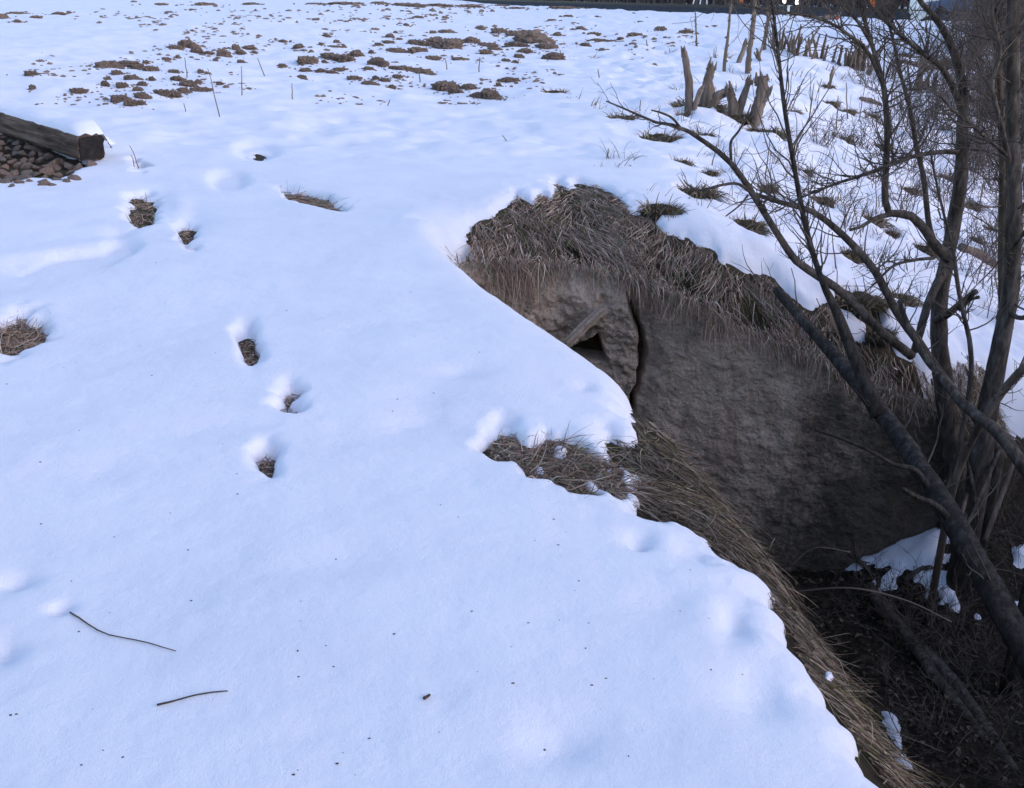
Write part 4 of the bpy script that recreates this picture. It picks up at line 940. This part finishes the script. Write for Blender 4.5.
def clod_zone(px, py):
    if py < 12: return 'along the skyline at the top'
    if px < 75: return 'at the far left above the sleeper'
    if px < 160: return 'in the left cluster behind the sleeper'
    if px < 215: return 'in the cluster left of the tallest stalk'
    if px < 262: return 'near the top of the tallest stalk'
    if px < 330: return 'in the lower left of the middle cluster'
    if px < 395: return 'in the low middle cluster' if py > 55 else 'in the upper part of the middle cluster'
    if px < 430: return 'in the ridge left of the low bare bank'
    if px < 500: return 'in the low bare bank above the wall' if py > 80 else 'in the dense cluster at centre top'
    if px < 570: return 'in the big bare patch right of centre top'
    return 'in the scattered row left of the weeds'
seen = {}; meta = []
for px, py, rx, ry in CLODS: meta.append(clod_zone(px, py))
byz = {}
for i, z in enumerate(meta): byz.setdefault(z, []).append(i)
lab_of = {}
for z, ids in byz.items():
    ids = sorted(ids, key=lambda i: -CLODS[i][2] * CLODS[i][3])
    mid = sorted([i for k, i in enumerate(ids) if 0 < k <= len(ids) * .5 and not (k == 1 and len(ids) > 3)], key=lambda i: CLODS[i][0])
    for k, i in enumerate(ids):
        size = 'largest' if k == 0 and len(ids) > 1 else ('second largest' if k == 1 and len(ids) > 3 else ('small' if k > len(ids) * .5 else 'middling'))
        lab_of[i] = size + ' brown earth clod ' + z
        if i in mid and k > 0 and len(mid) <= 11: lab_of[i] = ORD[mid.index(i)] + ' middling earth clod from left ' + z
r8 = np.random.default_rng(88)
crumbs = []
for i, (px, py, rx, ry) in enumerate(CLODS):
    g = GT(px, py); k = PXM(g); sz = float(S(g[0], g[1])[0])
    o = link('earth_clod', CM[i % 8], None, label=lab_of[i], cat='clod', group='earth clods showing through the snow', loc=(g[0], g[1], sz - .01))
    hz = min(max(ry * k * 1.25, .06), .4)
    o.scale = (rx * k * 1.05, max(min(ry * k * 2.5, rx * k * 1.3), rx * k * .6), hz); o.rotation_euler = (0, 0, r8.normal(0, .25) + (3.14 if i % 2 else 0))
    for _ in range(int(5 + rx)):
        crumbs.append((g[0] + r8.normal(0, 1.6) * rx * k, g[1] + r8.normal(0, 1.9) * rx * k, max(.008, r8.uniform(.2, .9) * k * 1.6), r8.uniform(.8, 1.7)))
# small crumbs of soil, too many to count
ico = np.array([v.co[:] for v in CM[0].vertices]); 
import bmesh
bm = bmesh.new(); bmesh.ops.create_icosphere(bm, subdivisions=1, radius=1.0)
iv = np.array([v.co[:] for v in bm.verts]); it = np.array([[v.index for v in f.verts] for f in bm.faces]); bm.free()
crumbs = np.array(crumbs); zz = S(crumbs[:, 0], crumbs[:, 1])
Vs = []; Fs = []
for i, (x0, y0, r0, el) in enumerate(crumbs):
    Vs.append(iv * np.array([r0 * el, r0 * el * 1.3, r0 * .8]) * r8.uniform(.7, 1.3, (len(iv), 1)) + np.array([x0, y0, zz[i] + r0 * .1])); Fs.append(it + i * len(iv))
link('soil_crumbs', mesh_np('soil_crumbs', np.vstack(Vs), np.vstack(Fs), False), M_CLOD, kind='stuff', label='small crumbs of brown soil scattered on the snow between the clods')

# ------------------------------------------------------------------ wooden sleeper, its snow cap and the stones
end_t = G(86, 164, SG); base_z = float(H(end_t[0], end_t[1]))
pR = np.array([end_t[0] + .02, end_t[1] + .12, base_z + .20])
pL = np.array([pR[0] - 1.55, pR[1] + 1.35, base_z + .33])
tie = box_mesh('wooden_sleeper', np.zeros(3), np.array([np.linalg.norm(pL - pR), 0, 0]), .24, .22, 30, .007, 9)
so = link('wooden_sleeper', tie, M_TIE, label='weathered brown wooden railway sleeper half buried in snow beside a stone heap', cat='sleeper', loc=pR)
M_END = make_noise_mat('end_grain', [(.3, (.012, .010, .010)), (.6, (.03, .024, .022)), (.8, (.06, .048, .042))], 22, .95, .9, .01)
link('end_grain', box_mesh('end_grain', (-.012, 0, 0), (.004, 0, 0), .225, .205, 2, .004, 3), M_END, so)
so.rotation_euler = Vector((pL - pR).tolist()).to_track_quat('X', 'Z').to_euler()
def sleeper_cap():
    d = unit(pL - pR); L = np.linalg.norm(pL - pR); sdv = unit(np.cross(d, [0, 0, 1])); n, m = 60, 24; V = []
    for i in range(n + 1):
        for j in range(m + 1):
            t = i / n; w = -1 + 2 * j / m
            lat = w * .175 - .075
            hgt = .08 * (max(0, 1 - abs(w) ** 3.5)) ** .5 * min(1, (t * 14) ** .6 if t < 1 / 14 else 1) * (1 + .25 * float(fbm(t * 2, w * .2, .3, 2))) 
            edge_z = .106 if (lat > -.135) else .106 - min((-.135 - lat) * 2.2, .10)
            V.append(d * (L * (t * 1.08 - .0)) - sdv * lat + np.array([0, 0, edge_z + hgt]))
    return V, n, m
V, n_, m_ = sleeper_cap()
me = mesh_np('snow_cap', np.array(V), grid_faces(n_ + 1, m_ + 1)); link('snow_cap', me, M_SNOW, label='rounded cap of snow lying along the top of the wooden sleeper', cat='snow', loc=pR)
def stone_mesh(seed):
    r_ = np.random.default_rng(seed); bm = bmesh.new()
    for _ in range(15):
        v = unit(r_.normal(0, 1, 3)); bm.verts.new(v * r_.uniform(.75, 1.05))
    bmesh.ops.convex_hull(bm, input=bm.verts)
    for v in [v for v in bm.verts if not v.link_faces]: bm.verts.remove(v)
    bmesh.ops.bevel(bm, geom=list(bm.edges), offset=.035, segments=1, affect='EDGES')
    me = bpy.data.meshes.new('ballast_stone'); bm.to_mesh(me); bm.free(); me.materials.append(M_STONE if seed % 3 else M_STONE2); return me
SM = [stone_mesh(900 + i) for i in range(7)]
cnt = 0
def stone(px, py, r, lift, lab):
    global cnt
    g = G(px, py, SG); k = PXM(g); i = cnt; cnt += 1
    o = link('ballast_stone', SM[i % 7], None, label=lab, cat='stone', group='stones heaped beside the sleeper', loc=(g[0], g[1], float(S(g[0], g[1])[0]) + lift))
    o.scale = (r * k * r8.uniform(.9, 1.3), r * k * r8.uniform(.9, 1.2), r * k * r8.uniform(.6, .85)); o.rotation_euler = r8.uniform(-.4, .4), r8.uniform(-.4, .4), r8.uniform(0, 6.28)
for row, (py, x0, x1, st_, r) in enumerate([(187, 10, 12, 9, 5), (184, 38, 60, 11, 6.5), (181, 6, 80, 12, 6.5), (176, -8, 72, 10, 7), (171, -10, 44, 10, 6.5), (166, -12, 92, 11, 6.5), (161, -14, 80, 10, 6.5), (156, -14, 66, 10, 6), (151, -14, 52, 9, 6), (146, -14, 40, 9, 6), (141, -14, 26, 8, 5.5), (136, -14, 18, 8, 5)]):
    x0_ = x0 + (row % 2) * 4
    while x0_ <= x1:
        lab = 'angular stone at the lower edge of the heap in front of the sleeper' if row < 4 else ('pinkish-brown stone in the middle of the heap against the sleeper' if row < 8 else 'pinkish-brown stone high in the heap at the left end of the sleeper')
        stone(x0_ + r8.normal(0, 1.5), py + r8.normal(0, 1), r * 0.98 * r8.uniform(.7, 1.25), .0 + .008 * max(0, row - 3), lab); x0_ += st_

# ------------------------------------------------------------------ far background: track bank, woods, small things
def far(px, py): return G(px, py, lambda a, b: H(a, b) + .07)
A = np.array([30., 50., 0]); B = np.array([11., 90., 0]); C = np.array([-30., 215., 0])
def bank_mesh(offs, zs, pts, name):
    V = []; 
    for i, p in enumerate(pts):
        d = unit(pts[min(i + 1, len(pts) - 1)] - pts[max(i - 1, 0)]); nrm = np.array([-d[1], d[0], 0])
        for o_, z in zip(offs, zs): V.append(p + nrm * o_ + np.array([0, 0, z]))
    return mesh_np(name, np.array(V), grid_faces(len(pts), len(offs)), False)
tp, _ = smooth_path([A + (A - B) * .6, A, B, C, C + (C - B) * 1.0], np.ones(5), 60)
M_BALLAST = make_noise_mat('dark_ballast', [(.3, (.022, .022, .028)), (.7, (.06, .058, .066))], 3, .95, .6, .05)
M_RAIL = make_noise_mat('rail_steel', [(.3, (.03, .025, .024)), (.7, (.07, .055, .05))], 8, .5, .2, .005)
tr = link('railway_track', bank_mesh([-2.2, -1.5, 1.5, 2.2], [-.05, .42, .42, -.05], tp, 'railway_track'), M_BALLAST, kind='structure', label='dark track bed crossing behind the far edge of the field')
for o_ in (-.72, .72):
    link('rail', bank_mesh([o_ - .035, o_ - .035, o_ + .035, o_ + .035], [.41, .58, .58, .41], tp, 'rail'), M_RAIL, tr)
M_WOOD = blade_material('wood_trunks', [(0, (.05, .036, .034)), (.5, (.10, .072, .066)), (1, (.17, .125, .11))])
r7 = np.random.default_rng(77); tb = Tubes()
for _ in range(8000):                                              # a far bare wood that reads as one mass
    t = r7.random(); p = (A + (A - B) * 1.2) * (1 - t) + (C + (C - B) * .6) * t
    dn = np.array([.89, .45, 0]); p = p + dn * (6 + 60 * r7.random() ** 1.3); h = r7.uniform(3, 11)
    k = .05 + .08 * r7.random()
    P, q = wander([p[0], p[1], -.3], [r7.normal(0, .12), r7.normal(0, .12), 1], h, k * 1.5, k * .4, 6, r7, .07); tb.add(P, q, 3, cap=False)
    for _2 in range(2):
        j = r7.integers(1, 3); Q, qq = wander(P[j], [r7.normal(0, 1), r7.normal(0, 1), .8], h * .35, k * .5, k * .2, 3, r7, .2); tb.add(Q, qq, 3, cap=False)
link('far_wood', tb.mesh('far_wood'), M_WOOD, kind='stuff', label='brown bare wood beyond the track at the top of the picture')
M_WHITE = make_noise_mat('white_paint', [(.3, (.70, .68, .64)), (.7, (.80, .78, .74))], 4, .6, .1, .002)
M_RED = make_noise_mat('red_paint', [(.3, (.45, .05, .03)), (.7, (.60, .08, .04))], 4, .5, .1, .002)
M_ORANGE = make_noise_mat('orange_paint', [(.3, (.55, .12, .03)), (.7, (.65, .17, .04))], 4, .5, .1, .002)
M_BLUE = make_noise_mat('blue_car_paint', [(.3, (.03, .06, .13)), (.7, (.04, .08, .16))], 4, .3, .05, .001, spec=.5)
M_TYRE = make_noise_mat('tyre_rubber', [(.3, (.015, .015, .016)), (.7, (.03, .03, .03))], 9, .8, .2, .002)
M_GLASS = make_noise_mat('car_glass', [(.3, (.04, .05, .06)), (.7, (.06, .07, .08))], 3, .08, 0, .001, spec=.8)
def lampmat(name, col, e):
    m, nt, b = mat(name); b.inputs['Base Color'].default_value = (*col, 1); b.inputs['Emission Color'].default_value = (*col, 1); b.inputs['Emission Strength'].default_value = e; return m
M_LAMP = lampmat('lit_lamp', (1, .93, .78), 2.5)
def box(name, c, s_, m, parent=None, bev=.02, **kw):
    bm = bmesh.new(); bmesh.ops.create_cube(bm, size=1.0)
    for v in bm.verts: v.co = Vector((v.co.x * s_[0], v.co.y * s_[1], v.co.z * s_[2]))
    if bev: bmesh.ops.bevel(bm, geom=list(bm.edges), offset=bev, segments=1, affect='EDGES')
    me = bpy.data.meshes.new(name); bm.to_mesh(me); bm.free()
    return link(name, me, m, parent, loc=c, **kw)
def cyl(name, P, r0, r1, m, parent=None, sides=10, **kw):
    t_ = Tubes(); t_.add(np.array(P, float), [r0, r1] if len(P) == 2 else np.linspace(r0, r1, len(P)), sides)
    return link(name, t_.mesh(name, kw.get('loc', (0, 0, 0)) if False else (0, 0, 0)), m, parent, **kw)
def far_at(px, D):
    u = (px - 512) / FPX; y_ = D; x_ = u * D / 1.073
    return np.array([x_, y_, float(H(x_, y_)) + .05])
# white trestle beyond the track
p = far_at(702, 96); e_ = link('white_trestle', None, label='white trestle of thin poles beyond the track at top centre', cat='trestle', loc=p)
for a, b in (((-.9, 0, 0), (-.25, 0, 2.6)), ((-.2, 0, 0), (.0, 0, 2.6)), ((.5, 0, 0), (.2, 0, 2.6))): cyl('pole', [a, b], .06, .05, M_WHITE, e_)
cyl('cross_bar', [(-.5, 0, 2.35), (.45, 0, 2.35)], .05, .05, M_WHITE, e_)
# white post with two lit lamps
p = far_at(789, 62); e_ = link('white_post', None, label='short white post beyond the track between two bright lamps', cat='post', loc=p); cyl('shaft', [(0, 0, -.2), (0, 0, .75)], .07, .07, M_WHITE, e_); cyl('cap', [(0, 0, .75), (0, 0, .80)], .10, .06, M_WHITE, e_)
for px, lab in ((784, 'left'), (797, 'right')):
    p = far_at(px, 66); e_ = link('lit_lamp', None, label='bright lit lamp on a thin stand %s of the short white post' % lab, cat='lamp', loc=p)
    cyl('stand', [(0, 0, -.2), (0, 0, .78)], .03, .03, M_RAIL, e_); cyl('lamp_head', [(0, 0, .76), (0, 0, .84), (0, 0, .96), (0, 0, 1.02)], .10, .10, M_LAMP, e_); cyl('hood', [(0, 0, 1.02), (0, 0, 1.07)], .13, .10, M_RAIL, e_)
for px, D, lab in ((741, 88, 'orange marker on a short stake in front of the wood at top centre'), (872, 64, 'orange marker on a short stake behind the forked tree top')):
    p = far_at(px, D); e_ = link('orange_marker', None, label=lab, cat='marker', loc=p); cyl('stake', [(0, 0, -.2), (0, 0, .6)], .03, .03, M_STUMP, e_); box('plate', (0, -.03, .85), (.32, .04, .5), M_ORANGE, e_)
# white shed and blue car
p = far_at(925, 60); e_ = link('white_shed', None, label='pale cream shed at the top right behind the forked tree', cat='shed', loc=p); e_.rotation_euler.z = -.2
box('wall', (0, 0, 1.2), (1.35, 1.6, 2.5), M_WHITE, e_, .02)
me = mesh_py('roof', [(-.85, -1, 2.4), (.85, -1, 2.4), (.85, 1, 2.4), (-.85, 1, 2.4), (-.85, 0, 3.0), (.85, 0, 3.0)], [(0, 1, 5, 4), (2, 3, 4, 5), (0, 4, 3), (1, 2, 5), (3, 2, 1, 0)]); link('roof', me, M_RAIL, e_)
p = far_at(956, 60); e_ = link('parked_car', None, label='dark blue car parked beside the cream shed at the top right', cat='car', loc=p); e_.rotation_euler.z = .15
prof = [(-2.1, .35), (-2.15, .7), (-2.0, .85), (-1.2, .95), (-.7, 1.38), (.7, 1.42), (1.4, 1.0), (2.0, .92), (2.15, .6), (2.1, .35)]
V = [(x, -.85, z) for x, z in prof] + [(x, .85, z) for x, z in prof]; n_ = len(prof)
F = [tuple(range(n_)), tuple(range(2 * n_ - 1, n_ - 1, -1))] + [(i, i + n_, (i + 1) % n_ + n_, (i + 1) % n_) for i in range(n_)]
link('body', mesh_py('body', V, F), M_BLUE, e_)
for x0, x1 in ((-.95, -.05), (.05, 1.0)):
    me = mesh_py('window', [(x0 + .02 if x0 < 0 else x0, -.865, .98), (x1, -.865, 1.0), (x1 - (.3 if x0 > 0 else 0), -.865, 1.32), (x0 + (.35 if x0 < 0 else 0), -.865, 1.32)], [(0, 1, 2, 3)]); link('window', me, M_GLASS, e_)
for x in (-1.35, 1.35):
    for y in (-.8, .8): cyl('wheel', [(x, y - .1, .32), (x, y + .1, .32)], .32, .32, M_TYRE, e_, 14)
for y in (-.6, .6): box('headlight', (-2.12, y, .68), (.08, .3, .15), M_WHITE, e_, .01)
# brown fallen log with upturned end, red and white stake beside it
g = far(838, 22); tb = Tubes(); k = PXM(g)
P, q = smooth_path([(-.75, 0, .02), (-.4, 0, .22), (0, 0, .25), (.22, 0, .30), (.36, 0, .48), (.42, 0, .66)], [.10, .14, .13, .10, .09, .04], 18); kk = 23 * k / 1.17; tb.add(P * kk, q * kk, 9, .08, r7)
link('fallen_log', tb.mesh('fallen_log'), M_CLOD, label='short brown log with an upturned end lying on the far snow', cat='log', loc=g - np.array([.3, 0, .02]))
e_ = link('marker_stake', None, label='small stake painted red above white beside the upturned log', cat='stake', loc=far(837, 22)); cyl('stake', [(0, -.1, -.1), (0, -.1, .12)], .05, .05, M_WHITE, e_); cyl('painted_top', [(0, -.1, .12), (0, -.1, .30)], .055, .055, M_RED, e_)
for px, py, px2, py2, w, lab in [(895, 62, 945, 75, 5, 'brown fallen rail slanting through the brush left of the forked tree'), (918, 92, 920, 55, 6, 'upright brown stake among the brush'), (860, 100, 884, 108, 4, 'short brown branch lying on the upper bank left of the forked tree'), (960, 250, 1004, 268, 9, 'brown log lying on the snow behind the right-hand trunks')]:
    a = GT(px, py); b = a + np.array([(px2 - px) * PXM(a), .15, (py - py2) * PXM(a) * 1.0]); a[2] += .10; b[2] = max(b[2], float(S(b[0], b[1])[0]) + .02)
    t_ = Tubes(); P, q = smooth_path([a, (a + b) / 2 + np.array([0, 0, .03]), b], [w * .5 * PXM(a)] * 3, 10); t_.add(P, q, 7, .06, r7); link('fallen_branch', t_.mesh('fallen_branch', P[0]), M_STUMP, label=lab, cat='branch', loc=P[0])

# ------------------------------------------------------------------ things nobody could count: thin soil patches, stubble, specks
r6 = np.random.default_rng(66)
def pieces(name, pts, m, label):
    zz = S(pts[:, 0], pts[:, 1]); Vs = []; Fs = []
    for i, (x0, y0, r0, el, hh) in enumerate(pts):
        a_ = r6.uniform(-.5, .5); c_, s_ = math.cos(a_), math.sin(a_)
        q = iv * np.array([r0 * el, r0 * 1.4, r0 * hh]) * r6.uniform(.6, 1.4, (len(iv), 1))
        Vs.append(np.column_stack([q[:, 0] * c_ - q[:, 1] * s_ + x0, q[:, 0] * s_ + q[:, 1] * c_ + y0, q[:, 2] + zz[i]])); Fs.append(it + i * len(iv))
    link(name, mesh_np(name, np.vstack(Vs), np.vstack(Fs), False), m, kind='stuff', label=label)
out_ = []
while len(out_) < 950:
    px, py = r6.uniform(20, 720), r6.uniform(4, 105)
    lim = 112 - .02 * abs(px - 300) if px < 520 else 112 - .35 * (px - 520)
    if py > lim or (py > 60 and px < 30): continue
    nz = float(fbm(px / 60, py / 14, 1.0, 3, .6, 61)) + .25 * math.exp(-((py - 55) / 30) ** 2) + (.35 if py < 16 and px > 200 else 0)
    if nz < .38: continue
    g = GT(px, py); k = PXM(g); out_.append((g[0], g[1], k * r6.uniform(.5, 2.0), r6.uniform(1, 2.4), r6.uniform(.5, 1.0)))
pieces('soil_crumbs', np.array(out_), M_CLOD, 'thin broken patches of brown soil showing through the far snow')
out_ = []
while len(out_) < 90:
    px, py = r6.uniform(0, 760), r6.uniform(230, 780)
    if px > 440 + (py - 262) * .85: continue
    g = G(px, py, SG); out_.append((g[0], g[1], r6.uniform(.0010, .0026), r6.uniform(1, 2.5), .6))
pieces('plant_specks', np.array(out_), M_BARK2, 'tiny specks of plant debris on the near snow')
cl = []
while len(cl) < 230:
    px, py = r6.uniform(560, 1022), r6.uniform(40, 330)
    if px < 640 + (py - 60) * .7 and r6.random() < .8: continue
    if py > 200 + (px - 640) * .35: continue
    g = G(px, py, SU) - np.array([0, 0, .05]); cl.append(g)
cl = np.array(cl); per = 9; root = np.repeat(cl, per, 0) + r6.normal(0, .05, (len(cl) * per, 3)) * np.array([1, 1, 0])
d = unit(np.column_stack([r6.normal(.1, .45, len(root)), r6.normal(-.1, .45, len(root)), np.ones(len(root))]))
kk = np.array([PXM(p) for p in root])
me = blades('weed_stubble', root, d, r6.uniform(.10, .42, len(root)), r6.uniform(.1, .7, len(root)), np.maximum(.004, kk * .75), None, 4, .15, 9)
link('weed_stubble', me, M_TUFT, kind='stuff', label='thin dry stubble poking through the snow of the far bank')

# leaf litter of the gully floor
n = 5200
x = r6.uniform(1.4, 4.6, n); y = r6.uniform(1.6, 6.75, n); ok = (poly_sd(RAVINE, x, y) < -.45) & (H(x, y) < -1.0)
x, y = x[ok], y[ok]; n = len(x); a_ = r6.uniform(0, 6.28, n); r0 = r6.uniform(.010, .028, n)
z = H(x, y) + .012; tilt_ = r6.normal(0, .35, (n, 2)); ca, sa = np.cos(a_), np.sin(a_)
quad = np.array([(-1, 0), (-.2, .55), (1, 0), (-.2, -.55)])
V = np.stack([np.stack([x + r0 * (q[0] * ca - q[1] * sa), y + r0 * (q[0] * sa + q[1] * ca), z + r0 * (q[0] * tilt_[:, 0] + q[1] * tilt_[:, 1]) + r0 * .25 * (abs(q[1]) > .1)], -1) for q in quad], 1).reshape(-1, 3)
M_LEAF = blade_material('leaf_litter', [(0, (.025, .018, .013)), (.5, (.07, .048, .032)), (.85, (.12, .085, .058)), (1, (.18, .135, .095))])
link('leaf_litter', mesh_np('leaf_litter', V, np.arange(n * 4).reshape(-1, 4), False), M_LEAF, kind='stuff', label='fallen brown leaves on the dark gully floor')
